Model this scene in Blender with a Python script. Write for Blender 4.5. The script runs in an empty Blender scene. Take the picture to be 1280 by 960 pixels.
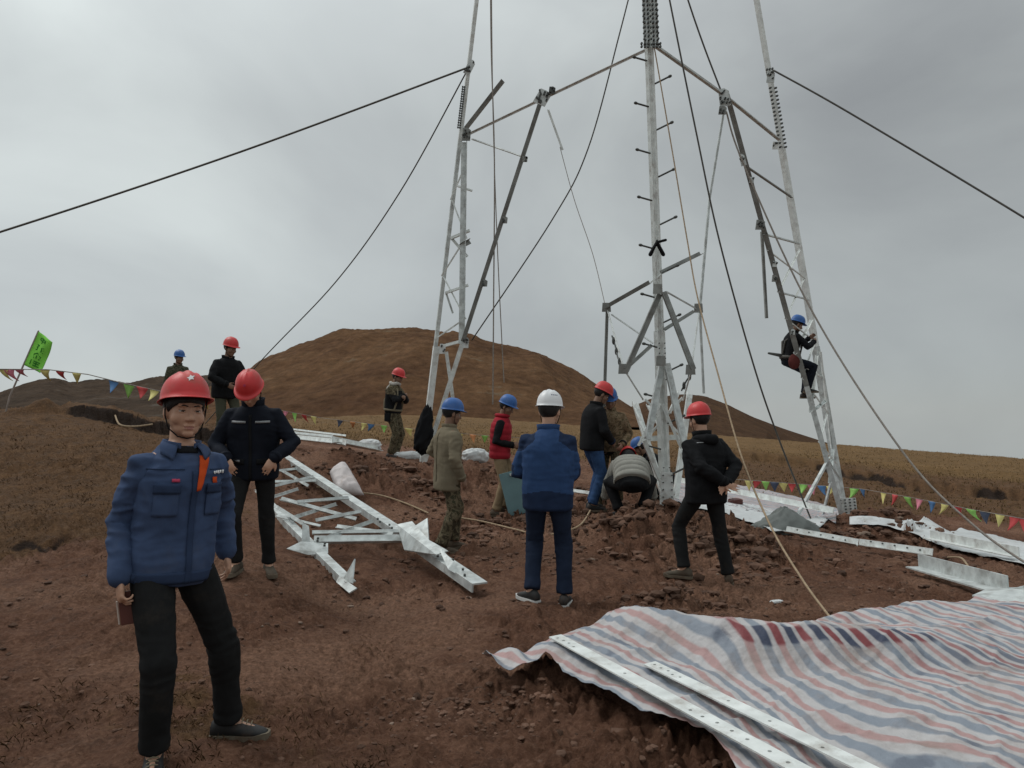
import bpy, bmesh, math, random
import numpy as np
from mathutils import Vector, Matrix
from mathutils.bvhtree import BVHTree

random.seed(7)
rng = np.random.default_rng(7)
scene = bpy.context.scene
COL = scene.collection
R_ = math.radians

# ------------------------------------------------------------------ camera
EYE = 1.62                       # eye height of the photographer, metres
FPX = 960.0                      # focal length in photo pixels (27 mm on 36 mm)
HORIZON = 511.0                  # photo row of the level line
PITCH = math.atan((HORIZON - 480.0) / FPX)
cam_d = bpy.data.cameras.new('camera')
cam_d.lens = 27.0; cam_d.sensor_width = 36.0
cam_d.clip_start = 0.05; cam_d.clip_end = 4000.0
cam = bpy.data.objects.new('camera', cam_d)
cam.location = (0, 0, EYE); cam.rotation_euler = (math.pi / 2 + PITCH, 0, 0)
COL.objects.link(cam); scene.camera = cam

# ------------------------------------------------------------------ world: overcast sky
SUN_EL, SUN_AZ = R_(52), R_(-62)          # azimuth from +Y towards +X
world = bpy.data.worlds.new('World'); scene.world = world; world.use_nodes = True
wn, wl = world.node_tree.nodes, world.node_tree.links
wn.clear()
w_out = wn.new('ShaderNodeOutputWorld'); w_bg = wn.new('ShaderNodeBackground')
w_bg.inputs['Strength'].default_value = 0.1
sky = wn.new('ShaderNodeTexSky'); sky.sky_type = 'NISHITA'; sky.sun_disc = False
sky.sun_elevation = SUN_EL; sky.sun_rotation = SUN_AZ; sky.altitude = 3000
w_tc = wn.new('ShaderNodeTexCoord')
w_map = wn.new('ShaderNodeMapping'); w_map.inputs['Scale'].default_value = (1.3, 1.3, 2.1)
w_map.inputs['Location'].default_value = (0.35, 0.2, 0.1)
w_no = wn.new('ShaderNodeTexNoise'); w_no.inputs['Scale'].default_value = 1.35
w_no.inputs['Detail'].default_value = 6; w_no.inputs['Roughness'].default_value = 0.5
w_no.inputs['Distortion'].default_value = 0.5
w_ra = wn.new('ShaderNodeValToRGB')
w_ra.color_ramp.elements[0].position = 0.30; w_ra.color_ramp.elements[0].color = (3.45, 3.65, 3.72, 1)
w_ra.color_ramp.elements[1].position = 0.72; w_ra.color_ramp.elements[1].color = (5.65, 6.05, 5.95, 1)
# the cloud layer is thinner towards one side (upper left of the view): a broad smooth lift there
w_dot = wn.new('ShaderNodeVectorMath'); w_dot.operation = 'DOT_PRODUCT'
w_dot.inputs[1].default_value = Vector((-0.62, 0.55, 0.56)).normalized()
w_mr = wn.new('ShaderNodeMapRange'); w_mr.interpolation_type = 'SMOOTHSTEP'
w_mr.inputs['From Min'].default_value = 0.35; w_mr.inputs['From Max'].default_value = 1.0
w_mr.inputs['To Min'].default_value = 0.86; w_mr.inputs['To Max'].default_value = 1.22
w_mul = wn.new('ShaderNodeMix'); w_mul.data_type = 'RGBA'; w_mul.blend_type = 'MULTIPLY'
w_mul.inputs['Factor'].default_value = 1.0
w_mix = wn.new('ShaderNodeMix'); w_mix.data_type = 'RGBA'; w_mix.inputs['Factor'].default_value = 0.94
wl.new(w_tc.outputs['Generated'], w_map.inputs['Vector']); wl.new(w_map.outputs['Vector'], w_no.inputs['Vector'])
wl.new(w_no.outputs['Fac'], w_ra.inputs['Fac'])
wl.new(w_tc.outputs['Generated'], w_dot.inputs[0]); wl.new(w_dot.outputs['Value'], w_mr.inputs['Value'])
wl.new(w_ra.outputs['Color'], w_mul.inputs['A']); wl.new(w_mr.outputs['Result'], w_mul.inputs['B'])
wl.new(sky.outputs['Color'], w_mix.inputs['A']); wl.new(w_mul.outputs['Result'], w_mix.inputs['B'])
# an overcast sky is brighter overhead than at the horizon
w_sx = wn.new('ShaderNodeSeparateXYZ'); wl.new(w_tc.outputs['Generated'], w_sx.inputs['Vector'])
w_ov = wn.new('ShaderNodeMapRange'); w_ov.inputs['From Min'].default_value = 0.35; w_ov.inputs['From Max'].default_value = 1.0
w_ov.inputs['To Min'].default_value = 1.0; w_ov.inputs['To Max'].default_value = 2.1; wl.new(w_sx.outputs['Z'], w_ov.inputs['Value'])
w_m2 = wn.new('ShaderNodeMix'); w_m2.data_type = 'RGBA'; w_m2.blend_type = 'MULTIPLY'; w_m2.inputs['Factor'].default_value = 1.0
wl.new(w_mix.outputs['Result'], w_m2.inputs['A']); wl.new(w_ov.outputs['Result'], w_m2.inputs['B'])
wl.new(w_m2.outputs['Result'], w_bg.inputs['Color']); wl.new(w_bg.outputs['Background'], w_out.inputs['Surface'])

sun_d = bpy.data.lights.new('sun', 'SUN'); sun_d.energy = 1.0; sun_d.angle = R_(25); sun_d.color = (1, 0.97, 0.93)
sun = bpy.data.objects.new('sun', sun_d); COL.objects.link(sun)
sdir = Vector((math.sin(SUN_AZ) * math.cos(SUN_EL), math.cos(SUN_AZ) * math.cos(SUN_EL), math.sin(SUN_EL)))
sun.rotation_euler = (-sdir).to_track_quat('-Z', 'Y').to_euler()

scene.view_settings.view_transform = 'Standard'; scene.view_settings.look = 'None'
scene.view_settings.exposure = 0.0; scene.view_settings.gamma = 1.0
scene.view_settings.use_curve_mapping = False

# ------------------------------------------------------------------ helpers
_cp, _sp = math.cos(PITCH), math.sin(PITCH)
def P(px, py, d):
    """world point seen at photo pixel (px, py) at distance d along +Y"""
    a, b = (px - 640.0) / FPX, (480.0 - py) / FPX
    v = Vector((a, _cp - b * _sp, _sp + b * _cp))
    v *= d / v.y
    return Vector((v.x, v.y, EYE + v.z))

_perm = np.random.default_rng(3).permutation(256).astype(np.int64)
_perm = np.concatenate([_perm, _perm, _perm])
_ga = np.random.default_rng(5).uniform(0, 2 * math.pi, 256)
_gx, _gy = np.cos(_ga), np.sin(_ga)
def perlin(x, y):
    xi = np.floor(x).astype(np.int64); yi = np.floor(y).astype(np.int64)
    xf, yf = x - xi, y - yi
    u = xf * xf * xf * (xf * (xf * 6 - 15) + 10); v = yf * yf * yf * (yf * (yf * 6 - 15) + 10)
    def g(ix, iy, fx, fy):
        h = _perm[_perm[ix & 255] + (iy & 255)]
        return _gx[h] * fx + _gy[h] * fy
    a = g(xi, yi, xf, yf); b = g(xi + 1, yi, xf - 1, yf)
    c = g(xi, yi + 1, xf, yf - 1); d = g(xi + 1, yi + 1, xf - 1, yf - 1)
    return (a + u * (b - a)) * (1 - v) + (c + u * (d - c)) * v
def fbm(x, y, o=4, gain=0.5):
    s = np.zeros_like(x); a = 1.0
    for k in range(o):
        s += a * perlin(x + 17.3 * k, y - 9.1 * k); x = x * 2.03; y = y * 2.03; a *= gain
    return s
_g3 = np.random.default_rng(11).normal(size=(256, 3)); _g3 /= np.linalg.norm(_g3, axis=1)[:, None]
def perlin3(p):
    pi = np.floor(p).astype(np.int64); pf = p - pi
    w = pf * pf * pf * (pf * (pf * 6 - 15) + 10)
    out = np.zeros(len(p))
    for dx in (0, 1):
        for dy in (0, 1):
            for dz in (0, 1):
                h = _perm[_perm[_perm[(pi[:, 0] + dx) & 255] + ((pi[:, 1] + dy) & 255)] + ((pi[:, 2] + dz) & 255)]
                g = _g3[h]; f = pf - np.array([dx, dy, dz])
                ww = (w[:, 0] if dx else 1 - w[:, 0]) * (w[:, 1] if dy else 1 - w[:, 1]) * (w[:, 2] if dz else 1 - w[:, 2])
                out += ww * (g * f).sum(1)
    return out
def sstep(a, b, x):
    t = np.clip((x - a) / (b - a), 0, 1); return t * t * (3 - 2 * t)

class MB:
    """collects geometry for one mesh object"""
    def __init__(s): s.v = []; s.f = []
    def add(s, vs, fs):
        n = len(s.v); s.v += [tuple(v) for v in vs]; s.f += [tuple(i + n for i in f) for f in fs]
    def box(s, c, size, M=None):
        hx, hy, hz = size[0] / 2, size[1] / 2, size[2] / 2
        vs = [Vector((x, y, z)) for x in (-hx, hx) for y in (-hy, hy) for z in (-hz, hz)]
        if M is not None: vs = [M @ v for v in vs]
        vs = [v + Vector(c) for v in vs]
        s.add(vs, [(0, 1, 3, 2), (4, 6, 7, 5), (0, 4, 5, 1), (2, 3, 7, 6), (0, 2, 6, 4), (1, 5, 7, 3)])
    def ell(s, c, r, M=None, nu=14, nv=9):
        c = Vector(c); vs = []; fs = []
        for j in range(1, nv):
            a = math.pi * j / nv
            for i in range(nu):
                b = 2 * math.pi * i / nu
                v = Vector((r[0] * math.sin(a) * math.cos(b), r[1] * math.sin(a) * math.sin(b), r[2] * math.cos(a)))
                vs.append((M @ v if M is not None else v) + c)
        t = Vector((0, 0, r[2])); bt = Vector((0, 0, -r[2]))
        vs.append((M @ t if M is not None else t) + c); vs.append((M @ bt if M is not None else bt) + c)
        T, B = len(vs) - 2, len(vs) - 1
        for j in range(nv - 2):
            for i in range(nu):
                k = (i + 1) % nu
                fs.append((j * nu + i, (j + 1) * nu + i, (j + 1) * nu + k, j * nu + k))
        for i in range(nu):
            k = (i + 1) % nu
            fs.append((T, i, k)); fs.append((B, (nv - 2) * nu + k, (nv - 2) * nu + i))
        s.add(vs, fs)
    def rings(s, rings, cap=True):
        n = len(rings[0]); vs = [p for r in rings for p in r]; fs = []
        for j in range(len(rings) - 1):
            for i in range(n):
                k = (i + 1) % n
                fs.append((j * n + i, j * n + k, (j + 1) * n + k, (j + 1) * n + i))
        if cap:
            fs.append(tuple(reversed(range(n)))); m = (len(rings) - 1) * n
            fs.append(tuple(range(m, m + n)))
        s.add(vs, fs)
    def tube(s, pts, rad, seg=10, rnd=True):
        pts = [Vector(p) for p in pts]
        if not hasattr(rad, '__len__'): rad = [rad] * len(pts)
        rings = []; a = None; n = len(pts)
        for i, p in enumerate(pts):
            t = (pts[min(i + 1, n - 1)] - pts[max(i - 1, 0)]).normalized()
            if a is None:
                h = Vector((0, 0, 1)) if abs(t.z) < 0.9 else Vector((1, 0, 0))
                a = t.cross(h).normalized()
            else:
                a = (a - t * a.dot(t)).normalized()
            b = t.cross(a)
            def ring(c, r): return [c + (a * math.cos(2 * math.pi * k / seg) + b * math.sin(2 * math.pi * k / seg)) * r for k in range(seg)]
            if i == 0 and rnd:
                for q in (70, 40): rings.append(ring(p - t * rad[0] * math.sin(R_(q)), rad[0] * math.cos(R_(q))))
            rings.append(ring(p, rad[i]))
            if i == n - 1 and rnd:
                for q in (40, 70): rings.append(ring(p + t * rad[i] * math.sin(R_(q)), rad[i] * math.cos(R_(q))))
        s.rings(rings)
    def lshape(s, p0, p1, w, t, ref, w2=None):
        """steel angle (L section) from p0 to p1; one flange along ref"""
        p0, p1 = Vector(p0), Vector(p1); ax = (p1 - p0).normalized(); w2 = w2 or w
        a = Vector(ref); a = (a - ax * a.dot(ax)).normalized(); b = ax.cross(a)
        pr = [(0, 0), (w, 0), (w, t), (t, t), (t, w2), (0, w2)]
        s.rings([[p + a * x + b * y for x, y in pr] for p in (p0, p1)])
    def prism(s, poly, n, th):
        """flat polygon (list of points) with thickness th along n"""
        n = Vector(n).normalized() * th; poly = [Vector(p) for p in poly]
        s.rings([[p for p in poly], [p + n for p in poly]])
    def mesh(s, name):
        me = bpy.data.meshes.new(name); me.from_pydata(s.v, [], s.f); me.update()
        return me
    def build(s, name, mat, parent=None, smooth=False, mods=()):
        me = s.mesh(name); return link(name, me, mat, parent, smooth)

def link(name, me, mat=None, parent=None, smooth=False):
    o = bpy.data.objects.new(name, me); COL.objects.link(o)
    if mat is not None:
        for m in (mat if isinstance(mat, (list, tuple)) else [mat]): me.materials.append(m)
    if parent is not None: o.parent = parent
    if smooth: me.shade_smooth()
    return o
def fixn(me):
    bm = bmesh.new(); bm.from_mesh(me); bmesh.ops.recalc_face_normals(bm, faces=bm.faces); bm.to_mesh(me); bm.free()
def tag(o, label=None, cat=None, group=None, kind=None):
    if label: o['label'] = label
    if cat: o['category'] = cat
    if group: o['group'] = group
    if kind: o['kind'] = kind
    return o
def thing(name, loc, label, cat, group=None, rz=0.0):
    o = bpy.data.objects.new(name, None); COL.objects.link(o); o.location = loc; o.rotation_euler = (0, 0, rz)
    o.empty_display_size = 0.2
    return tag(o, label, cat, group)
def solid(o, th, off=0.0):
    m = o.modifiers.new('thickness', 'SOLIDIFY'); m.thickness = th; m.offset = off; return o

# ------------------------------------------------------------------ materials
def nodemat(name):
    m = bpy.data.materials.new(name); m.use_nodes = True
    n = m.node_tree.nodes; l = m.node_tree.links
    return m, n, l, n['Principled BSDF']
def mat(name, col, rough=0.8, metal=0.0, var=0.25, scale=8.0, bump=0.0, bscale=120.0, sheen=0.0, dirt=None, dirt_amt=0.0, spec=None):
    m, n, l, b = nodemat(name)
    tc = n.new('ShaderNodeTexCoord'); no = n.new('ShaderNodeTexNoise')
    no.inputs['Scale'].default_value = scale; no.inputs['Detail'].default_value = 6
    l.new(tc.outputs['Object'], no.inputs['Vector'])
    ra = n.new('ShaderNodeValToRGB'); e = ra.color_ramp.elements
    e[0].position = 0.3; e[1].position = 0.7
    e[0].color = (*[c * (1 - var) for c in col], 1); e[1].color = (*[min(1, c * (1 + var)) for c in col], 1)
    l.new(no.outputs['Fac'], ra.inputs['Fac']); out = ra.outputs['Color']
    if dirt is not None:
        n2 = n.new('ShaderNodeTexNoise'); n2.inputs['Scale'].default_value = scale * 0.6; n2.inputs['Detail'].default_value = 8
        n2.inputs['Roughness'].default_value = 0.7; l.new(tc.outputs['Object'], n2.inputs['Vector'])
        r2 = n.new('ShaderNodeValToRGB'); r2.color_ramp.elements[0].position = 0.62 - 0.3 * dirt_amt; r2.color_ramp.elements[1].position = 0.75
        l.new(n2.outputs['Fac'], r2.inputs['Fac'])
        mx = n.new('ShaderNodeMix'); mx.data_type = 'RGBA'; l.new(r2.outputs['Color'], mx.inputs['Factor'])
        l.new(out, mx.inputs['A']); mx.inputs['B'].default_value = (*dirt, 1); out = mx.outputs['Result']
    l.new(out, b.inputs['Base Color'])
    b.inputs['Roughness'].default_value = rough; b.inputs['Metallic'].default_value = metal
    b.inputs['Specular IOR Level'].default_value = spec if spec is not None else (0.12 if rough > 0.72 else 0.4)
    if sheen: b.inputs['Sheen Weight'].default_value = sheen
    if bump:
        n3 = n.new('ShaderNodeTexNoise'); n3.inputs['Scale'].default_value = bscale; n3.inputs['Detail'].default_value = 5
        l.new(tc.outputs['Object'], n3.inputs['Vector'])
        bp = n.new('ShaderNodeBump'); bp.inputs['Strength'].default_value = bump; bp.inputs['Distance'].default_value = 0.01
        l.new(n3.outputs['Fac'], bp.inputs['Height']); l.new(bp.outputs['Normal'], b.inputs['Normal'])
    return m
MUD = (0.085, 0.052, 0.036)
def camo(name, cols, scale=14):
    m, n, l, b = nodemat(name)
    tc = n.new('ShaderNodeTexCoord'); no = n.new('ShaderNodeTexNoise'); no.inputs['Scale'].default_value = scale
    no.inputs['Detail'].default_value = 3; no.inputs['Distortion'].default_value = 1.2
    l.new(tc.outputs['Object'], no.inputs['Vector'])
    ra = n.new('ShaderNodeValToRGB'); ra.color_ramp.interpolation = 'CONSTANT'
    e = ra.color_ramp.elements
    pos = [0.0, 0.43, 0.52, 0.6]
    while len(e) < 4: e.new(0.5)
    for i in range(4): e[i].position = pos[i]; e[i].color = (*cols[i], 1)
    l.new(no.outputs['Fac'], ra.inputs['Fac']); l.new(ra.outputs['Color'], b.inputs['Base Color'])
    b.inputs['Roughness'].default_value = 0.9; b.inputs['Specular IOR Level'].default_value = 0.12
    return m
M = {}
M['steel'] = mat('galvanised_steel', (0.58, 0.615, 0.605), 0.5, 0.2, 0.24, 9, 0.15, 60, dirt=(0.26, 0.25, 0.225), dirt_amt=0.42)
M['steel_dark'] = mat('dark_grey_steel', (0.27, 0.28, 0.265), 0.5, 0.3, 0.25, 5, dirt=(0.13, 0.11, 0.095), dirt_amt=0.5)  # darker tone of the steel, used on single members and plates
M['steel_white'] = mat('pale_zinc_steel', (0.74, 0.77, 0.75), 0.5, 0.08, 0.14, 10, 0.12, 60, dirt=(0.40, 0.37, 0.33), dirt_amt=0.38)  # paler tone of the same zinc-coated steel
M['bolt'] = mat('dark_bolts', (0.10, 0.105, 0.10), 0.5, 0.5, 0.2)
M['wire'] = mat('wire_rope', (0.10, 0.095, 0.085), 0.6, 0.3, 0.2)
M['rope'] = mat('tan_rope', (0.36, 0.27, 0.18), 0.9, 0, 0.25, 30)
M['rope_grey'] = mat('pale_rope', (0.30, 0.27, 0.24), 0.9, 0, 0.25, 30)
M['skin'] = mat('skin_light', (0.54, 0.315, 0.215), 0.5, 0, 0.08, 25, 0.05, 200)
M['skin_dark'] = mat('skin_tanned', (0.25, 0.145, 0.098), 0.55, 0, 0.1, 25)
M['hair'] = mat('black_hair', (0.012, 0.011, 0.011), 0.5, 0, 0.3, 60, 0.3, 300)
M['red_hat'] = mat('red_plastic', (0.60, 0.040, 0.042), 0.42, 0, 0.10, 9, 0.05, 90, dirt=(0.40, 0.10, 0.075), dirt_amt=0.35)
M['blue_hat'] = mat('blue_plastic', (0.03, 0.12, 0.37), 0.45, 0, 0.12, 9, 0.05, 90, dirt=(0.10, 0.15, 0.30), dirt_amt=0.35)
M['white_hat'] = mat('white_plastic', (0.78, 0.79, 0.80), 0.35, 0, 0.04, 5)
M['white'] = mat('white_print', (0.75, 0.75, 0.75), 0.6, 0, 0.05)
M['navy_panel'] = mat('dark_blue_panel', (0.017, 0.030, 0.068), 0.85, 0, 0.2, 8, 0.1, 220)
M['navy_print'] = mat('navy_print', (0.05, 0.07, 0.16), 0.6, 0, 0.05)
M['blue_cloth'] = mat('blue_workwear', (0.055, 0.085, 0.165), 0.85, 0, 0.16, 7, 0.12, 260, dirt=(0.075, 0.095, 0.155), dirt_amt=0.35)
M['blue_trim'] = mat('dark_blue_trim', (0.034, 0.054, 0.108), 0.85, 0, 0.12, 7, 0.12, 260)
M['black_cloth'] = mat('black_cloth', (0.012, 0.0125, 0.014), 0.85, 0, 0.25, 8, 0.1, 220)
M['grey_trouser'] = mat('charcoal_trousers', (0.017, 0.0175, 0.018), 0.88, 0, 0.2, 8, 0.12, 260, dirt=(0.035, 0.03, 0.026), dirt_amt=0.25)
M['navy_cloth'] = mat('navy_cloth', (0.011, 0.0135, 0.021), 0.85, 0, 0.2, 8, 0.1, 220)
M['navy_trouser'] = mat('navy_trousers', (0.017, 0.026, 0.05), 0.85, 0, 0.2, 8, 0.1, 220)
M['royal_cloth'] = mat('royal_blue_cloth', (0.030, 0.066, 0.160), 0.8, 0, 0.15, 8, 0.1, 200)
M['orange'] = mat('orange_red_lining', (0.62, 0.085, 0.02), 0.8, 0, 0.1, 10)
M['pink'] = mat('pink_badge', (0.5, 0.05, 0.11), 0.7, 0, 0.1)
M['reflect'] = mat('reflective_tape', (0.27, 0.28, 0.29), 0.4, 0.2, 0.1)
M['denim'] = mat('blue_denim', (0.035, 0.075, 0.17), 0.9, 0, 0.35, 9, 0.1, 200)
M['beige'] = mat('beige_trousers', (0.28, 0.205, 0.125), 0.9, 0, 0.15, 8, dirt=(0.16, 0.11, 0.07), dirt_amt=0.3)
M['khaki'] = mat('khaki_cloth', (0.20, 0.17, 0.118), 0.9, 0, 0.15, 8, 0.1, 220)
M['red_vest'] = mat('red_vest_cloth', (0.34, 0.022, 0.035), 0.75, 0, 0.18, 8)
M['grey_puffer'] = mat('grey_quilted_cloth', (0.28, 0.275, 0.245), 0.75, 0, 0.12, 8)
M['olive'] = mat('olive_cloth', (0.07, 0.072, 0.05), 0.9, 0, 0.2, 8)
M['camo_brown'] = camo('brown_camouflage', [(0.05, 0.04, 0.026), (0.10, 0.082, 0.05), (0.16, 0.13, 0.085), (0.06, 0.058, 0.035)])
M['camo_tan'] = camo('tan_camouflage', [(0.09, 0.065, 0.04), (0.17, 0.12, 0.07), (0.23, 0.17, 0.11), (0.11, 0.09, 0.05)], 12)
M['camo_olive'] = camo('olive_camouflage', [(0.035, 0.038, 0.024), (0.075, 0.076, 0.05), (0.11, 0.105, 0.075), (0.05, 0.05, 0.033)], 13)
M['scarf'] = mat('white_scarf', (0.5, 0.48, 0.44), 0.9, 0, 0.1)
M['shoe'] = mat('black_shoe', (0.018, 0.018, 0.018), 0.6, 0, 0.2, 12, 0.1, 200, dirt=MUD, dirt_amt=0.35)
M['shoe_brown'] = mat('muddy_shoe', (0.10, 0.085, 0.065), 0.8, 0, 0.25, 12, dirt=MUD, dirt_amt=0.7)
M['sole'] = mat('muddy_sole', (0.16, 0.135, 0.10), 0.85, 0, 0.2, 12, dirt=MUD, dirt_amt=0.6)
M['white_sole'] = mat('white_sole', (0.62, 0.62, 0.6), 0.7, 0, 0.1, 12, dirt=MUD, dirt_amt=0.1)
M['eye_white'] = mat('eye_white', (0.5, 0.47, 0.44), 0.3, 0, 0.03)
M['iris'] = mat('dark_iris', (0.012, 0.008, 0.006), 0.2, 0, 0.1)
M['lip'] = mat('lip', (0.42, 0.20, 0.165), 0.5, 0, 0.08)
M['phone'] = mat('phone_case', (0.11, 0.036, 0.028), 0.5, 0, 0.15)
M['phone_lit_edge'] = mat('phone_lit_edge', (0.6, 0.52, 0.46), 0.4, 0.2, 0.1)  # light caught on the case edge, put into the colour
M['sack'] = mat('woven_sack', (0.56, 0.51, 0.50), 0.7, 0, 0.1, 10, 0.2, 90, dirt=(0.34, 0.26, 0.21), dirt_amt=0.3)
M['pale_sheet'] = mat('pale_plastic_sheet', (0.60, 0.62, 0.62), 0.55, 0, 0.1, 6, dirt=(0.33, 0.30, 0.26), dirt_amt=0.25)
M['grey_sheet'] = mat('grey_cloth', (0.17, 0.185, 0.175), 0.7, 0, 0.15, 8, 0.2, 80)
M['teal'] = mat('teal_board', (0.16, 0.27, 0.29), 0.5, 0, 0.1, 5)
M['pole_wood'] = mat('pale_pole', (0.35, 0.30, 0.27), 0.8, 0, 0.2)
M['flag_green'] = mat('green_flag_cloth', (0.24, 0.68, 0.09), 0.75, 0, 0.1, 8)
M['flag_ink'] = mat('dark_green_print', (0.045, 0.22, 0.03), 0.8, 0, 0.1)
for nm, c in dict(pen_red=(0.55, 0.07, 0.07), pen_yellow=(0.68, 0.60, 0.22), pen_green=(0.30, 0.60, 0.14),
                  pen_blue=(0.09, 0.21, 0.42), pen_pink=(0.68, 0.22, 0.29), pen_navy=(0.06, 0.075, 0.12), pen_orange=(0.6, 0.25, 0.1)).items():
    M[nm] = mat(nm.replace('pen', 'pennant'), c, 0.7, 0, 0.12, 10)
# ------------------------------------------------------------------ terrain
CTRL = [  # photo pixel and distance of points seen on the ground
 (0, 960, 3.5), (640, 960, 3.46), (1280, 960, 3.46), (195, 962, 3.44), (300, 922, 3.78), (0, 700, 7.2), (0, 600, 10.2), (0, 512, 15), (100, 516, 14.6),
 (200, 540, 13), (283, 562, 12.3), (220, 536, 17), (316, 716, 6.6), (595, 752, 6.6), (400, 622, 11), (440, 566, 15.5),
 (490, 571, 14.9), (528, 578, 14.2), (548, 688, 8.9), (625, 641, 11.2), (690, 752, 6.52), (735, 643, 10.6), (790, 644, 10.3), (840, 636, 11.4), (880, 730, 7.68),
 (985, 662, 12), (1056, 655, 14.5), (1280, 702, 9.6), (1150, 717, 8.4), (1280, 762, 6.4), (1100, 601, 25), (1280, 628, 20), (940, 576, 28),
 (950, 551, 60), (1280, 574, 60), (1150, 564, 60), (600, 562, 22), (600, 528, 60), (400, 522, 55), (400, 537, 30), (700, 545, 40),
 (870, 556, 50), (700, 532, 120), (500, 517, 120), (950, 550, 130), (1150, 572, 120), (1280, 590, 120), (300, 530, 80), (150, 545, 40),
 (0, 545, 40), (0, 535, 120), (150, 535, 120), (640, 700, 8.25), (400, 760, 6.3), (1000, 770, 6.1)]
def _uv(x, y):
    th = np.clip(np.arctan2(x, y), -0.68, 0.68); r = np.clip(np.hypot(x, y), 2.6, 150)
    return th * 1.8, np.log(r)
_c = np.array([P(a, b, d) for a, b, d in CTRL])
_cu, _cv = _uv(_c[:, 0], _c[:, 1])
def _phi(r2): return 0.5 * r2 * np.log(r2 + 1e-12)
def _tps_fit(u, v, z, lam=0.002):
    n = len(u); K = _phi((u[:, None] - u) ** 2 + (v[:, None] - v) ** 2) + lam * np.eye(n)
    Q = np.c_[np.ones(n), u, v]
    A = np.block([[K, Q], [Q.T, np.zeros((3, 3))]])
    return np.linalg.solve(A, np.r_[z, 0, 0, 0])
_w = _tps_fit(_cu, _cv, _c[:, 2])
def base_z(x, y):
    u, v = _uv(x, y); sh = u.shape; u = u.ravel(); v = v.ravel(); z = _w[-3] + _w[-2] * u + _w[-1] * v
    for i in range(len(_cu)): z = z + _w[i] * _phi((u - _cu[i]) ** 2 + (v - _cv[i]) ** 2)
    z = z.reshape(sh); r = np.hypot(x, y)
    f = sstep(0.8, 2.8, r); z = z * f
    back = sstep(0.75, 1.8, np.abs(np.arctan2(x, y)))        # behind the photographer it levels out
    z = z * (1 - back)
    return z - 0.062 * np.clip(r - 150, 0, None)

def spot(px, py, d, rx, ry, h, rot=0.0):
    p = P(px, py, d); return (p.x, p.y, rx, ry, h, rot)
MOUNDS = [spot(845, 660, 9.6, 0.95, 0.75, 0.22), spot(925, 690, 9.2, 0.45, 0.5, 0.12), spot(1085, 680, 12.3, 0.85, 0.6, 0.40), spot(1150, 690, 12.0, 0.45, 0.6, 0.20),
          spot(430, 590, 13.2, 0.75, 0.5, 0.30), spot(505, 605, 12.2, 0.7, 0.6, 0.14), spot(600, 600, 13, 0.9, 0.7, 0.18), spot(470, 615, 11.6, 0.5, 0.4, 0.10),
          spot(850, 750, 6.75, 0.32, 0.22, 0.07), spot(730, 860, 4.65, 0.30, 0.26, 0.05), spot(850, 935, 3.75, 0.30, 0.3, 0.05),
          spot(55, 503, 14.2, 0.22, 0.2, 0.22), spot(28, 505, 14.0, 0.3, 0.2, 0.1), spot(820, 900, 4.2, .3, .25, .05)]
def gauss(x, y, s):
    cx, cy, rx, ry, h, rot = s
    return np.exp(-((x - cx) / rx) ** 2 - ((y - cy) / ry) ** 2)
def turf_step(x, y):
    """cut edges of the turf: ground is a little higher on the far side"""
    th = np.arctan2(x, y); r = np.hypot(x, y)
    n = 0.5 * perlin(th * 26, r * 0.0 + 3.3) + 0.25 * perlin(th * 90, r * 0.0 + 7.3)
    # left bank
    r1 = np.interp(th, [-0.60, -0.53, -0.43, -0.31], [16.6, 16.2, 14.3, 12.6]) + 0.5 * n + 0.12 * perlin(th * 220, r * 0 + 2.9)
    k1 = sstep(-0.57, -0.52, th) * (1 - sstep(-0.32, -0.28, th)) * (0.35 + 0.65 * sstep(-0.4, 0.2, perlin(th * 14, r * 0 + 5.5) + 0.25 * perlin(th * 60, r * 0.7)))
    s1 = 0.22 * k1 * sstep(0, 0.14, r - r1) * (1 - sstep(0.5, 3.0, r - r1))
    d1 = k1 * np.exp(-((r - r1 - 0.04) / 0.15) ** 2)
    # lower left bank, soil to turf
    r2 = 9.0 + 0.9 * perlin(th * 9, r * 0 + 1.7) + 0.35 * perlin(th * 45, r * 0 + 9.1)
    k2 = (1 - sstep(-0.46, -0.36, th)) * sstep(-0.35, 0.3, perlin(th * 10, r * 0 + 8.5) + 0.3 * perlin(th * 40, r * 0.9))
    s2 = 0.10 * k2 * sstep(0, 0.2, r - r2) * (1 - sstep(0.3, 2.2, r - r2))
    d2 = k2 * np.exp(-((r - r2 - 0.05) / 0.10) ** 2)
    # right side, behind the tower
    r3 = 29 + 2.6 * n + 3.0 * perlin(th * 7, r * 0 + 4.0) - 5 * sstep(0.3, 0.6, th)
    k3 = sstep(0.22, 0.27, th)
    s3 = 0.30 * k3 * sstep(0, 0.9, r - r3) * (1 - sstep(1.5, 12, r - r3))
    d3 = k3 * np.exp(-((r - r3 - 0.15) / 0.5) ** 2) * (0.35 + 0.65 * sstep(-0.1, 0.25, n + perlin(th * 14, r * 0 + 2.2)))
    return s1 + s2 + s3, np.clip(d1 + 0.7 * d2 + d3, 0, 1)
DIST = [spot(720, 640, 11, 2.2, 2.2, 1), spot(480, 600, 12.4, 1.6, 1.4, 1), spot(860, 690, 9.2, 1.6, 1.4, 1), spot(1100, 690, 11.8, 1.7, 1.2, 1),
        spot(760, 860, 4.6, 0.75, 0.5, 0.8), spot(860, 930, 3.75, 0.5, 0.35, 0.8), spot(850, 755, 6.7, 0.45, 0.3, 0.9), spot(1250, 720, 8.8, 1.2, .7, .7), spot(600, 590, 13.5, 1.6, 1.2, .9)]
def disturbed(x, y):
    d = np.zeros_like(x)
    for s in DIST: d = np.maximum(d, s[4] * gauss(x, y, s))
    return d
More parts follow.
